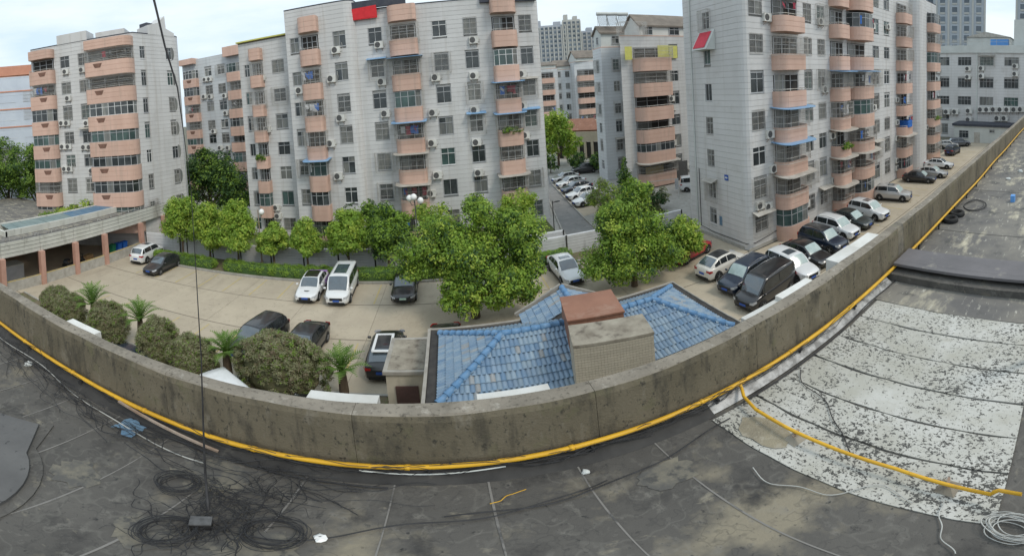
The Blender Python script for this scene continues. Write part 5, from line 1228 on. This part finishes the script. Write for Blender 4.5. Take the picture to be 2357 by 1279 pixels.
tree('broad_tree', 'large dark tree between the left block and the centre block', -35.0, 50, [(-3,0,4.6,4.2,3.5,3.6),(2.6,0,5.0,4.2,3.5,3.8),(-.2,.3,7.2,3.6,3.2,2.5),(4.6,.5,3.0,2.6,2.6,2.8)], 20000, .19, ['leafD','leafD','leafM'], 66, .3, 2.0, limbs=8)
for i, (x, y, r, z1) in enumerate(((-64,26.0,4.2,12.6),(-62,30.6,4.4,13.4),(-58,34.0,3.6,12.6),(-54.5,36.5,2.6,9.0))):
    tree('broad_tree', ['leftmost green tree behind the arcade roof', 'tallest green tree behind the arcade roof', 'green tree behind the arcade nearest the left block', 'low green tree at the foot of the left block'][i], x, y, [(0,0,z1-r*.75,r,r,r*.75),(1.5,-1,z1-r*1.2,r*.9,r*.8,r*.6),(-1.2,-.6,z1-r*1.7,r*.9,r*.8,r*.7)], 9000, .2, ['leafM','leafD','leafM'], 70+i, .3, 4.0, 'trees behind the arcade roof')
tree('broad_tree', 'green tree at the far end of the lane beside the centre block', 21.5, 76, [(0,0,6.2,3.6,3.0,3.3),(-2.2,-1,4.4,2.8,2.4,2.4),(2.5,0,3.8,2.6,2.4,2.2)], 7000, .26, ['leafL','leafM','leafY'], 80, .25, 2.0)
for i, (x, y, r) in enumerate(((18.2,70,1.5),(23.4,69,1.7),(25.6,65,1.6))):
    tree('ball_tree', ['ball clipped tree at the lane corner', 'second ball clipped tree past the lane cars', 'dark ball clipped tree near the slim block'][i], x, y, [(0,0,1.8,r,r,1.3)], 1500, .17, ['leafD','leafM'], 85+i, .08, .9, 'ball clipped trees')
for i, (x, y, r, hz) in enumerate(((46,92,6,8),(36,98,3.2,5.2),(33,95,2.6,4))):
    tree('broad_tree', ['green tree before the distant gabled block', 'bushy tree below the distant stair wing', 'low bushy tree left of the distant stair wing'][i], x-6, y, [(0,0,hz*.55,r*.6,r*.5,hz*.4)], 1500, .3, ['leafM','leafL'], 90+i, .2, 1.5)
# hedge
for i, (xa, xb, lb) in enumerate(((-30.6,-22.6,'clipped hedge at the left end behind the dark saloon'),(-21.4,-9.8,'long clipped hedge behind the empty bays'),(-9.4,9.6,'clipped hedge behind the parked row up to the large tree'))):
    t = thing('hedge', lb, 'hedge', TR((xa+xb)/2, 32.35, .1), 'clipped hedge lengths'); W = WM[t.name]
    b = MB(); b.box(-(xb-xa)/2+.15,(xb-xa)/2-.15,-.52,.52,0,.80); O('inner_twigs', b.mesh('inner_twigs', K['hedgein']), t, W)
    k = int((xb-xa)/1.1); bl = [(-(xb-xa)/2+.6+(xb-xa-1.2)*j/(k-1), rnd.uniform(-.05,.05), 0.50, .75, .62, .50+rnd.uniform(-.05,.06)) for j in range(k)]
    O('foliage', leaves(bl, int(5200*(xb-xa)/3), .06, ['leafL','leafM','leafL','leafM'], 100+i, .35, .8, .8), t, W)
# brownish clipped shrubs below the parapet
def bush(label, x, y, rx, ry, h, seed):
    t = thing('clipped_shrub', label, 'shrub', TR(x, y, .08), 'clipped brownish shrubs below the parapet'); W = WM[t.name]
    prof = [(.001,0),(.70,.03),(.92,.25),(.95,.5),(.84,.72),(.58,.89),(.28,.96),(.001,.975)]
    b = MB(); b.lathe(prof, 20, Matrix.Diagonal((rx*.88, ry*.88, h*.94, 1))); O('inner_twigs', b.mesh('inner_twigs', K['twig'], True), t, W)
    rg = np.random.default_rng(seed); n = int(3800*rx*h*.9); P = []
    bl = []
    for k in range(420):
        v = rg.random()**.8 if k % 3 else .62+.38*rg.random(); a = rg.random()*2*PI; zz = h*(.08+.90*v); r = interp(zz/h, [(0,.72),(.03,.75),(.25,.93),(.5,.96),(.72,.86),(.89,.60),(.96,.30),(1,.1)])
        r *= 1 + .09*math.sin(2*a+seed) + .07*math.sin(5*a+1.7*seed+3*v) + .05*math.sin(9*v+seed)
        bl.append((rx*r*math.cos(a), ry*r*math.sin(a), zz*(1+.05*math.sin(3*a+seed)), .21, .21, .18))
    O('foliage', leaves(bl, n*3, .042, ['leafO','leafO','leafO','leafB','leafO','leafM'], seed, .45, .5, .4), t, W)
def interp(x, pts):
    for (a, va), (c, vc) in zip(pts[:-1], pts[1:]):
        if x <= c: return va + (vc-va)*((x-a)/(c-a) if c > a else 0)
    return pts[-1][1]
bush('domed brown green shrub at far left beyond the parapet', -26.2, 16.4, 1.5, 1.15, 2.45, 110); bush('brown green shrub touching the leftmost one', -24.2, 16.2, 1.3, 1.1, 2.5, 111)
bush('tall rounded shrub right of the first cycad', -20.3, 16.4, 1.4, 1.15, 2.9, 112); bush('rounded shrub right of the second cycad', -15.7, 16.2, 1.15, 1.05, 3.1, 113)
bush('round shrub left of the big mounded one', -13.2, 16.0, 1.25, 1.05, 2.75, 114); bush('biggest mounded shrub before the parked black cars', -8.6, 16.9, 2.3, 1.2, 3.35, 115)
FRM = []
def frond_mesh(seed):
    q = random.Random(seed); b = MB(); n = 12; L = 1.3; P = []
    for i in range(n+1):
        t = i/n; P.append(Vector((L*t*(1-.12*t), 0, .75*math.sin(t*2.0)*.62 - .10*t*t)))
    b.tube(P, [.016*(1-.8*i/n) for i in range(n+1)], 4, False)
    for i in range(1, n+1):
        ll = .26*math.sin(PI*min(1,.15+i/n*.9))+.05
        for s in (-1, 1):
            p = P[i]; e = p + Vector((ll*.55, s*ll, ll*.28)); w = Vector((.034,0,0))
            b.add([p-w, p+w, e], [(0,1,2)] if s > 0 else [(2,1,0)])
    return b.mesh('frond', K['frond'])
FRM = [frond_mesh(i) for i in range(2)]
def cycad(label, x, y, th, sc, n=24):
    t = thing('cycad', label, 'cycad', TR(x, y, .08), 'cycads in the bed below the parapet'); W = WM[t.name]
    b = MB(); b.lathe([(.22,0),(.24,th*.3),(.2,th*.8),(.16,th),(.001,th+.05)], 10); O('trunk', b.mesh('trunk', K['trunk']), t, W)
    q = random.Random(int(x*10))
    for i in range(n):
        a = 2.399*i; tilt = -.95 + 1.15*(i/n) + q.uniform(-.12,.12); s = sc*q.uniform(.85,1.1)
        O('frond', FRM[i % 2], t, W @ TR(0,0,th) @ Matrix.Rotation(a,4,'Z') @ Matrix.Rotation(tilt,4,'Y') @ Matrix.Diagonal((s,s,s,1)))
cycad('cycad palm between the leftmost shrubs and the tall rounded one', -22.3, 16.9, 2.1, 1.35); cycad('cycad palm between the second and third shrub mounds', -17.5, 16.7, 2.4, 1.2); cycad('cycad palm tucked left of the biggest shrub', -11.5, 16.7, 1.9, 1.15); cycad('cycad palm right of the biggest shrub with thick trunk', -5.6, 17.0, 1.6, 1.2)

# ------------------------------------------------------------------ lamps
def globe_lamp(label, x, y, h, arms, group=None):
    t = thing('street_lamp', label, 'street lamp', TR(x, y, 0), group); W = WM[t.name]
    b = MB(); b.lathe([(.16,0),(.16,.5),(.08,.6),(.055,h*.6),(.045,h)], 10); O('pole', b.mesh('pole', K['rust'] if arms == 1 else K['acdark']), t, W)
    b = MB(); g = []
    for i in range(arms):
        a = 2*PI*i/arms+.5; r = .55 if arms > 1 else .35; z = h-.5+.25*i
        b.tube([(0,0,z-.25),(r*.6*math.cos(a),r*.6*math.sin(a),z-.3),(r*math.cos(a),r*math.sin(a),z)], .03, 6); g.append((r*math.cos(a), r*math.sin(a), z+.26))
    O('arm', b.mesh('arm', K['acdark']), t, W)
    for q in g:
        b = MB(); b.lathe([(.05,-.27),(.12,-.25),(.24,-.14),(.29,0),(.24,.16),(.12,.26),(.001,.29)], 14, Matrix.Translation(q)); O('globe', b.mesh('globe', K['globe'], True), t, W)
globe_lamp('slim lamp post with one globe between the pruned trees', -18.4, 34.3, 5.4, 1); globe_lamp('lamp post with clustered white globes before the centre block', -3.3, 34.4, 6.0, 3)
t = thing('street_lamp', 'black lamp post with short side arm beside the lane', 'street lamp', TR(9.9,38.2,0)); W = WM[t.name]
b = MB(); b.lathe([(.12,0),(.12,.4),(.05,.5),(.045,3.6)], 8); O('pole', b.mesh('pole', K['black']), t, W); b = MB(); b.bar((0,0,3.45), (.5,0,3.5), .06); b.box(.3,.75,-.1,.1,3.46,3.54); O('lamp_head', b.mesh('lamp_head', K['black']), t, W)

# ------------------------------------------------------------------ stone arches and awning bits in the compound
t = thing('arched_wall', 'beige arched stone wall at the end of the lane', 'wall', TR(28,80,0)); F = frame((23.5,84),(31.5,77.5)); b = MB()
b.box(0,10.3,0,.6,3.3,5.2,F); n = 6
for i in range(n+1): b.box(i*1.6,i*1.6+.55,0,.6,0,3.3,F)
O('wall', b.mesh('wall', K['stone']), t); b = MB(); b.box(-.5,11,.6,5,5.2,5.5,F); b.add([F @ Vector(q) for q in ((-.5,.3,5.5),(11,.3,5.5),(8,3,7.6),(2.5,3,7.6))], [(0,1,2,3)]); O('roof', b.mesh('roof', K['brown']), t)
for i in range(n):
    b = MB(); b.box(i*1.6+.55,i*1.6+1.6,.3,.4,0,3.2,F); O('arch_recess', b.mesh('arch_recess', K['dark']), t)
t = thing('garage_shutters', 'garage shutters at the foot of the gabled block', 'shutter', TR(30,50,0))
b = MB(); b.box(27.4,30.4,50.55,50.7,0,2.6); O('shutter', b.mesh('shutter', K['yellowline']), t); b = MB(); b.box(31.2,34.8,50.55,50.7,0,2.6); O('shutter', b.mesh('shutter', K['acdark']), t)
t = thing('washing_pole', 'white washing pole with cloth beside the gabled block', 'washing pole', TR(26.5,44,0)); b = MB(); b.bar((23.8,44.6,2.2), (28.0,43.0,2.3), .05); b.bar((23.8,44.6,0), (23.8,44.6,2.2), .05); b.bar((28.0,43.0,0), (28.0,43.0,2.3), .05); O('pole', b.mesh('pole', K['cream']), t)
b = MB(); b.box(27.5,28.0,43.0,43.05,1.0,2.25); O('cloth', b.mesh('cloth', K['cloth'][0]), t)

# ------------------------------------------------------------------ cars
def lerp(a, b, t): return a + (b-a)*t
def interp(x, pts):
    for (a, va), (c, vc) in zip(pts[:-1], pts[1:]):
        if x <= c: return lerp(va, vc, (x-a)/(c-a) if c > a else 0)
    return pts[-1][1]
SPEC = {
 'sedan': dict(L=4.7, W=1.82, H=1.45, top=[(0,.58),(.025,.68),(.10,.76),(.26,.90),(.34,.93),(.80,.98),(.88,1.0),(.965,.97),(1,.74)], gh=(.26,.42,.72,.89), wr=.325, wt=.76),
 'suv':   dict(L=4.62, W=1.86, H=1.68, top=[(0,.68),(.025,.82),(.10,.93),(.24,1.03),(.32,1.05),(.90,1.10),(.97,1.08),(1,.86)], gh=(.24,.38,.88,.975), wr=.36, wt=.76),
 'mpv':   dict(L=4.95, W=1.88, H=1.90, top=[(0,.66),(.02,.82),(.09,.94),(.18,1.03),(.26,1.05),(.92,1.10),(.98,1.08),(1,.9)], gh=(.135,.29,.945,.99), wr=.34, wt=.86),
 'hatch': dict(L=4.4, W=1.8, H=1.55, top=[(0,.64),(.03,.78),(.12,.88),(.26,.98),(.34,1.0),(.88,1.08),(.965,1.02),(1,.80)], gh=(.25,.41,.74,.95), wr=.35, wt=.72),
 'van':   dict(L=4.3, W=1.62, H=1.88, top=[(0,.70),(.02,.88),(.06,1.0),(.12,1.08),(.2,1.1),(.95,1.12),(.99,1.1),(1,.95)], gh=(.08,.24,.955,.99), wr=.30, wt=.84)}
_car = {}
def car_meshes(kind):
    if kind in _car: return _car[kind]
    S = SPEC[kind]; L, W, H = S['L'], S['W'], S['H']; hw = W/2; R = {}
    wid = [(0,.74),(.02,.84),(.07,.93),(.16,.99),(.3,1.0),(.8,1.0),(.92,.97),(.975,.90),(1,.80)]
    fs = [0,.012,.03,.06,.1,.16,.22,.28,.36,.46,.56,.66,.76,.84,.9,.945,.972,.99,1]
    rows = []
    for f in fs:
        x = L/2 - f*L; w = hw*interp(f, wid); zt = interp(f, S['top']); zb = .22 + (.10 if f < .03 or f > .975 else 0)
        zm = lerp(zb, zt, .52)
        half = [(w*.80,zb),(w*.965,zb+.05),(w*.99,lerp(zb,zm,.55)),(w,zm),(w*.985,lerp(zm,zt,.55)),(w*.945,zt-.05),(w*.86,zt-.008),(w*.5,zt+.018),(0,zt+.026)]
        rows.append([(x,y,z) for y, z in half] + [(x,-y,z) for y, z in half[-2::-1]])
    b = MB(); b.grid(rows); k = len(rows[0]); b.add(rows[0], [tuple(range(k))]); b.add(rows[-1], [tuple(range(k-1,-1,-1))])
    R['body'] = b
    g0, g1, g2, g3 = S['gh']
    def sec(f):
        zb = interp(f, S['top']) - .02; w = hw*interp(f, wid)*.955
        if f < g1: t = (f-g0)/(g1-g0); t = t*(1.12-.12*t)
        elif f > g2: t = (g3-f)/(g3-g2); t = t*(1.18-.18*t)
        else: t = 1.0
        arch = 1 - (.018 if kind in ('mpv','van') else .035)*((f-(g1+g2)/2)/((g2-g1)/2))**2 if g1 <= f <= g2 else (.982 if kind in ('mpv','van') else .965)
        zt = lerp(zb, H*1.0*arch if True else H, t); tw = lerp(w, hw*S['wt'], t)
        endn = lerp(.88, 1.0, min(1, t*1.6))
        return w*endn, zb, tw*endn, zt, L/2 - f*L
    gf = [g0, lerp(g0,g1,.3), lerp(g0,g1,.6), lerp(g0,g1,.88), g1, lerp(g1,g2,.12), lerp(g1,g2,.35), lerp(g1,g2,.65), lerp(g1,g2,.9), g2, lerp(g2,g3,.25), lerp(g2,g3,.6), g3]
    rows = []
    for f in gf:
        w, zb, tw, zt, x = sec(f); half = [(w,zb),(lerp(w,tw,.9),lerp(zb,zt,.86)),(tw*.94,lerp(zb,zt,.965)),(tw*.80,zt),(tw*.4,zt+.022),(0,zt+.03)]
        rows.append([(x,y,z) for y, z in half] + [(x,-y,z) for y, z in half[-2::-1]])
    b = MB(); b.grid(rows); R['cabin'] = b
    def topglass(fa, fb, wfrac=.80, lift=.014, fwd=0):
        b = MB(); rr = []
        for i in range(6):
            f = lerp(fa, fb, i/5); w, zb, tw, zt, x = sec(f); r = []
            for j in range(-4, 5):
                u = j/4; y = tw*wfrac*u; au = abs(u)*wfrac/.80
                z = zt + .03*(1-min(1,au)**2) - (.0 if au <= 1 else (au-1)*.12)
                r.append((x+fwd, y, z+lift))
            rr.append(r)
        b.grid(rr); return b
    R['windshield'] = topglass(lerp(g0,g1,.06), lerp(g0,g1,.95), .86, .016, .012)
    R['rear_window'] = topglass(lerp(g2,g3,.10), lerp(g2,g3,.86), .84, .016, -.012)
    R['sunroof'] = topglass(lerp(g1,g2,.14), lerp(g1,g2,.46), .62, .010)
    R['roofblack'] = topglass(lerp(g1,g2,.03), lerp(g1,g2,.97), .80, .007)
    def sideglass(fa, fb, s):
        b = MB(); lo = []; hi = []
        for i in range(7):
            f = lerp(fa, fb, i/6); w, zb, tw, zt, x = sec(f)
            for lst, v in ((lo,.16), (hi,.90)):
                vv = v/.86*.9 if v > .5 else v; y = lerp(w,tw,min(.9,v*.9/.86)); z = lerp(zb,zt,min(.86,v)); lst.append((x, s*(y+.012), z+.004))
        b.grid([lo, hi] if s > 0 else [hi, lo]); return b
    m1 = lerp(g1,g2,.42); m2 = lerp(g1,g2,.93)
    for s, nm in ((1,'L'),(-1,'R')):
        R['side1'+nm] = sideglass(lerp(g0,g1,.45), m1-.008, s); R['side2'+nm] = sideglass(m1+.008, m2-.006, s); R['side3'+nm] = sideglass(m2+.008, lerp(g2,g3,.55), s)
    wb = [.185, .80] if kind != 'van' else [.17,.80]
    R['wx'] = [L/2-wb[0]*L, L/2-wb[1]*L]
    wr = S['wr']; b = MB(); b.lathe([(wr*.62,-.11),(wr*.93,-.115),(wr,-.08),(wr,.08),(wr*.93,.115),(wr*.62,.11)], 20, Matrix.Rotation(PI/2,4,'X')); R['tyre'] = b
    b = MB(); RX = Matrix.Rotation(PI/2,4,'X')
    b.lathe([(.001,-.107),(wr*.66,-.107),(wr*.66,.107),(.001,.107)], 20, RX)
    R['rim'] = b; b = MB()
    for i in range(5):
        a = 2*PI*i/5
        for s in (-1, 1): b.bar((.05*math.cos(a), s*.110, .05*math.sin(a)), (wr*.64*math.cos(a), s*.110, wr*.64*math.sin(a)), .075, .02)
    b.bar((0,-.118,0), (0,.118,0), .12); R['spokes'] = b
    R['archs'] = []
    for sx in R['wx']:
        for s in (-1, 1):
            b = MB(); R['archs'].append(b); n = 12; ri, ro = wr+.015, wr+.085; vs = []
            for i in range(n+1):
                a = -.12 + (PI+.24)*i/n; vs += [(sx+ri*math.cos(a), s*(hw+.004), wr+ri*math.sin(a)), (sx+ro*math.cos(a), s*(hw-.012), wr+ro*math.sin(a))]
            fs2 = [(2*i,2*i+1,2*i+3,2*i+2) for i in range(n)]; b.add(vs, fs2 if s > 0 else [f[::-1] for f in fs2])
            disc = [(sx+ri*math.cos(-.12+(PI+.24)*i/n), s*(hw+.002), wr+ri*math.sin(-.12+(PI+.24)*i/n)) for i in range(n+1)]; b.add(disc, [tuple(range(n+1))])
    for i, b in enumerate(R.pop('archs')): R['arch%d' % i] = b
    zn = S['top'][1][1]; sq = 1.25 if kind in ('suv','mpv') else 1.0
    for s, nm in ((1,'L'),(-1,'R')):
        b = MB(); x = L/2; b.add([(x-.02,s*hw*.60,zn-.16),(x-.02,s*hw*.60,zn-.02),(x-.09,s*hw*.82,zn-.14*sq),(x-.09,s*hw*.82,zn+.03),(x-.30,s*hw*.985,zn-.05),(x-.30,s*hw*.975,zn+.08)], [(0,1,3,2),(2,3,5,4)] if s < 0 else [(0,2,3,1),(2,4,5,3)]); 
        b.v = [(v[0]+.035, v[1]+s*.012, v[2]) for v in b.v]; R['head'+nm] = b
        zt = S['top'][-2][1]; b = MB(); b.add([(-x+.03,s*hw*.52,zt-.20),(-x+.03,s*hw*.52,zt-.06),(-x+.07,s*hw*.85,zt-.26),(-x+.07,s*hw*.85,zt-.06),(-x+.30,s*hw*.985,zt-.20),(-x+.30,s*hw*.975,zt-.08)], [(0,2,3,1),(2,4,5,3)] if s < 0 else [(0,1,3,2),(2,3,5,4)])
        b.v = [(v[0]-.04, v[1]+s*.012, v[2]) for v in b.v]; R['tail'+nm] = b
        b = MB(); xm = L/2-lerp(g0,g1,.42)*L; b.lathe([(.001,-.1),(.07,-.08),(.085,0),(.07,.08),(.001,.1)], 8, Matrix.Translation((xm, s*(hw+.10), interp(g0,S['top'])+.10)) @ Matrix.Rotation(PI/2,4,'X')); R['mirror'+nm] = b
    x = L/2
    b = MB(); b.box(x-.05,x+.018,-hw*.50,hw*.50,zn-.30,zn-.10); b.box(x-.06,x+.012,-hw*.66,hw*.66,.28,.40); R['grille'] = b
    b = MB(); b.box(x-.02,x+.032,-.24,.24,.44,.58); R['platef'] = b
    b = MB(); b.box(-x-.030,-x+.02,-.24,.24,.58,.72); R['plater'] = b
    b = MB(); b.box(-x-.015,-x+.05,-hw*.7,hw*.7,.26,.42); R['bumper'] = b
    for s in (-1,1):
        b = MB(); b.box(-L*.29,L*.29,s*hw-.03,s*hw+.006,.22,.33); R['sill%d' % (s > 0)] = b
    for s in (-1,1):
        b = MB(); R['rack%d' % (s > 0)] = b; f1, f2 = lerp(g1,g2,.08), lerp(g1,g2,.96); pa = sec(f1); pb = sec(f2); pm = sec((f1+f2)/2)
        b.tube([(pa[4], s*pa[2]*.92, pa[3]+.0), (pm[4], s*pm[2]*.92, pm[3]+.06), (pb[4], s*pb[2]*.92, pb[3]+.0)], .02, 5)
    out = {}
    for k2, v in R.items(): out[k2] = v if k2 == 'wx' else v
    _car[kind] = out; return out
PAINT = {}
def paint(name, c, rough=.28, metal=.0):
    if name not in PAINT: PAINT[name] = mat('car_paint_'+name, c, tuple(min(1,q*.93) for q in c), 1.2, rough=rough, metal=metal, spec=.5, coat=.8)
    return PAINT[name]
COLS = {'white': (.72,.73,.73), 'black': (.012,.012,.014), 'navy': (.012,.022,.045), 'silver': (.50,.49,.47), 'red': (.42,.02,.03), 'grey': (.12,.13,.15), 'darkgreen': (.02,.03,.03), 'cream': (.66,.63,.57), 'purple': (.38,.20,.55), 'charcoal': (.03,.03,.033)}
_cm = {}
def cmesh(kind, part, m, smooth=True):
    key = (kind, part, m.name)
    if key not in _cm: _cm[key] = car_meshes(kind)[part].mesh(part, m, smooth)
    return _cm[key]
def car(kind, col, label, x, y, deg, roof=None, shade=False, sun=False, rack=False, plate='plate', group='parked cars'):
    t = thing('parked_car', label, 'car', TR(x, y, .015, math.radians(deg)), group); W = WM[t.name]; S = SPEC[kind]
    pm = paint(col, COLS[col], metal=.35 if col in ('silver','grey') else 0)
    body = O('body', cmesh(kind,'body',pm), t, W)
    cab = O('cabin', cmesh(kind,'cabin',pm), t, W)
    gm = K['shade'] if shade else K['carglass']
    O('windshield', cmesh(kind,'windshield',gm), t, W); O('rear_window', cmesh(kind,'rear_window',K['carglass']), t, W)
    for k in ('side1L','side2L','side3L','side1R','side2R','side3R'): O('side_window', cmesh(kind,k,K['sideglass'],False), t, W)
    if roof: O('roof_panel', cmesh(kind,'roofblack',paint(roof,COLS[roof])), cab, W)
    elif sun: O('sunroof', cmesh(kind,'sunroof',K['carglass']), cab, W)
    if rack:
        for k in ('rack0','rack1'): O('roof_rail', cmesh(kind,k,K['rim']), cab, W)
    for xw in car_meshes(kind)['wx']:
        for s in (-1, 1):
            M = W @ TR(xw, s*(S['W']/2-.10), S['wr'])
            w = O('wheel', cmesh(kind,'tyre',K['tyre']), t, M); O('rim', cmesh(kind,'rim',K['acdark'],False), w, M); O('spokes', cmesh(kind,'spokes',K['rim'],False), w, M)
    [O('wheel_arch', cmesh(kind,'arch%d' % i,K['black'],False), body, W) for i in range(4)]; [O('sill', cmesh(kind,k,K['black'],False), body, W) for k in ('sill0','sill1')]
    for k, nm, m in (('headL','headlight',K['lamp']),('headR','headlight',K['lamp']),('tailL','taillight',K['tail']),('tailR','taillight',K['tail']),('mirrorL','mirror',pm),('mirrorR','mirror',pm),('grille','grille',K['black']),('bumper','bumper_trim',K['black'])): O(nm, cmesh(kind,k,m,nm == 'mirror'), t, W)
    for k in ('platef','plater'): O('number_plate', cmesh(kind,k,K[plate],False), t, W)
    return t
car('suv','white','white SUV parked beside the arcade, rear towards us',-31.3,31.9,98,sun=True)
car('sedan','charcoal','dark saloon parked next to the white SUV by the arcade',-27.5,30.1,-88)
cp = car('sedan','white','white coupe with purple rear flank and black roof',-11.5,29.6,-86,roof='black')
W = WM[cp.name]
for s in (-1, 1):
    b = MB(); b.box(-2.0,-.5,s*.912-.004,s*.912+.004,.42,.86); O('purple_wrap', b.mesh('purple_wrap', paint('purple', COLS['purple'])), cp, W)
b = MB(); b.box(-2.15,-1.55,-.78,.78,.93,1.035); O('purple_boot', b.mesh('purple_boot', paint('purple', COLS['purple'])), cp, W)
b = MB(); b.lathe([(.001,.835),(.22,.835),(.24,.83)], 14, TR(1.55,0,0)); O('bonnet_decal', b.mesh('bonnet_decal', K['acdark']), cp, W)
mp = car('mpv','white','white people carrier with two dark sunroofs in the hedge row',-9.0,29.6,-87,sun=True); W = WM[mp.name]
b = MB(); b.box(-1.2,-.4,-.5,.5,1.88,1.938); O('sunroof', b.mesh('sunroof', K['carglass']), mp, W)
car('sedan','black','black saloon with pale plate half under the large tree',-4.1,29.9,-89,plate='plateg')
car('sedan','white','white saloon hidden behind the large tree',1.2,30.0,-90)
car('sedan','white','white saloon parked between the two large trees',8.3,29.5,-87,sun=True)
car('hatch','red','red hatchback parked behind the leaning olive tree',18.4,27.0,14)
car('hatch','cream','cream crossover with black roof, rear towards us',18.6,23.0,8,roof='black')
car('suv','navy','dark navy SUV with green tinted windscreen beside the black van',18.5,20.2,-172,shade=True,rack=True)
car('mpv','black','large black people carrier nearest the parapet at right',18.1,17.8,-173,rack=True)
car('suv','white','white SUV with dark sunroof right of the black people carrier',21.7,18.7,-96,shade=True,sun=True)
car('sedan','black','black saloon between the white SUV and the navy SUV',24.3,19.3,-94,shade=True)
car('suv','navy','navy SUV with black roof in the right row',27.2,19.7,-93,roof='black',shade=True,rack=True)
car('suv','white','white off-roader between the navy SUV and dark green saloon',30.2,20.3,-93,shade=True,rack=True)
car('sedan','darkgreen','dark green saloon with bright windscreen shade',33.0,20.4,-92,shade=True)
car('suv','white','white SUV with sunroof at the end of the tight row',36.0,20.0,-96,sun=True,shade=True)
car('suv','silver','silver SUV standing alone past the tight row',42.6,20.3,-80,sun=True,shade=True)
car('sedan','black','black saloon parked beyond the silver SUV',51.5,20.3,-82,shade=True)
car('sedan','silver','silver saloon behind the black one along the right block',54.8,19.6,-84,shade=True)
car('sedan','white','white saloon farthest along the right block',60.5,20.4,-84,roof='black')
car('suv','navy','dark blue SUV seen from behind near the office block',72.2,21.6,-4)
car('hatch','silver','silver hatchback before the low annex',77.5,24.2,-70)
car('suv','grey','grey SUV parked right of the silver hatchback by the annex',80.6,22.6,-60)
car('suv','black','black SUV partly behind the biggest shrub',-11.9,20.9,-100,roof='black')
car('sedan','black','black saloon behind the right half of the biggest shrub',-9.0,21.0,-92)
bm = car('hatch','black','black hatchback with white framed roof beside the annex',-4.2,20.6,92,roof='black'); W = WM[bm.name]
b = MB()
for s in (-1, 1): b.box(-1.45,.25,s*.44-.07,s*.44+.07,1.535,1.572)
b.box(-1.5,-1.3,-.5,.5,1.49,1.54); b.box(.2,.36,-.5,.5,1.535,1.57); O('roof_stripe', b.mesh('roof_stripe', paint('white', COLS['white'])), bm, W)
car('sedan','black','black car almost hidden behind the annex',-1.0,20.8,-90)
car('sedan','white','white car hidden behind the blue roof ridge',7.3,22.4,-92)
car('van','white','white van tucked below the parapet by the biggest shrub',-10.3,14.5,150)
car('sedan','navy','dark blue car roof peeping over the parapet at left',-17.3,14.9,175)
car('sedan','black','black car roof just above the parapet left of the outdoor unit',-6.6,14.6,178)
for i, (x, y, c, k, lb) in enumerate(((18.6,62.2,'silver','sedan','farthest silver saloon parked along the lane'),(18.3,58.4,'white','sedan','white saloon second from the far end of the lane'),(18.0,54.8,'navy','sedan','dark saloon in the middle of the lane row'),(17.6,51.2,'white','sedan','white saloon fourth along the lane row'),(17.4,47.8,'white','sedan','nearest white saloon in the lane row'),(23.6,66.5,'charcoal','suv','dark SUV parked across the end of the lane row'))):
    car(k, c, lb, x, y, 188 if i < 5 else 170, group='cars along the lane')
car('van','white','white van in front of the gabled block',31.6,44.2,-30,group='cars along the lane')
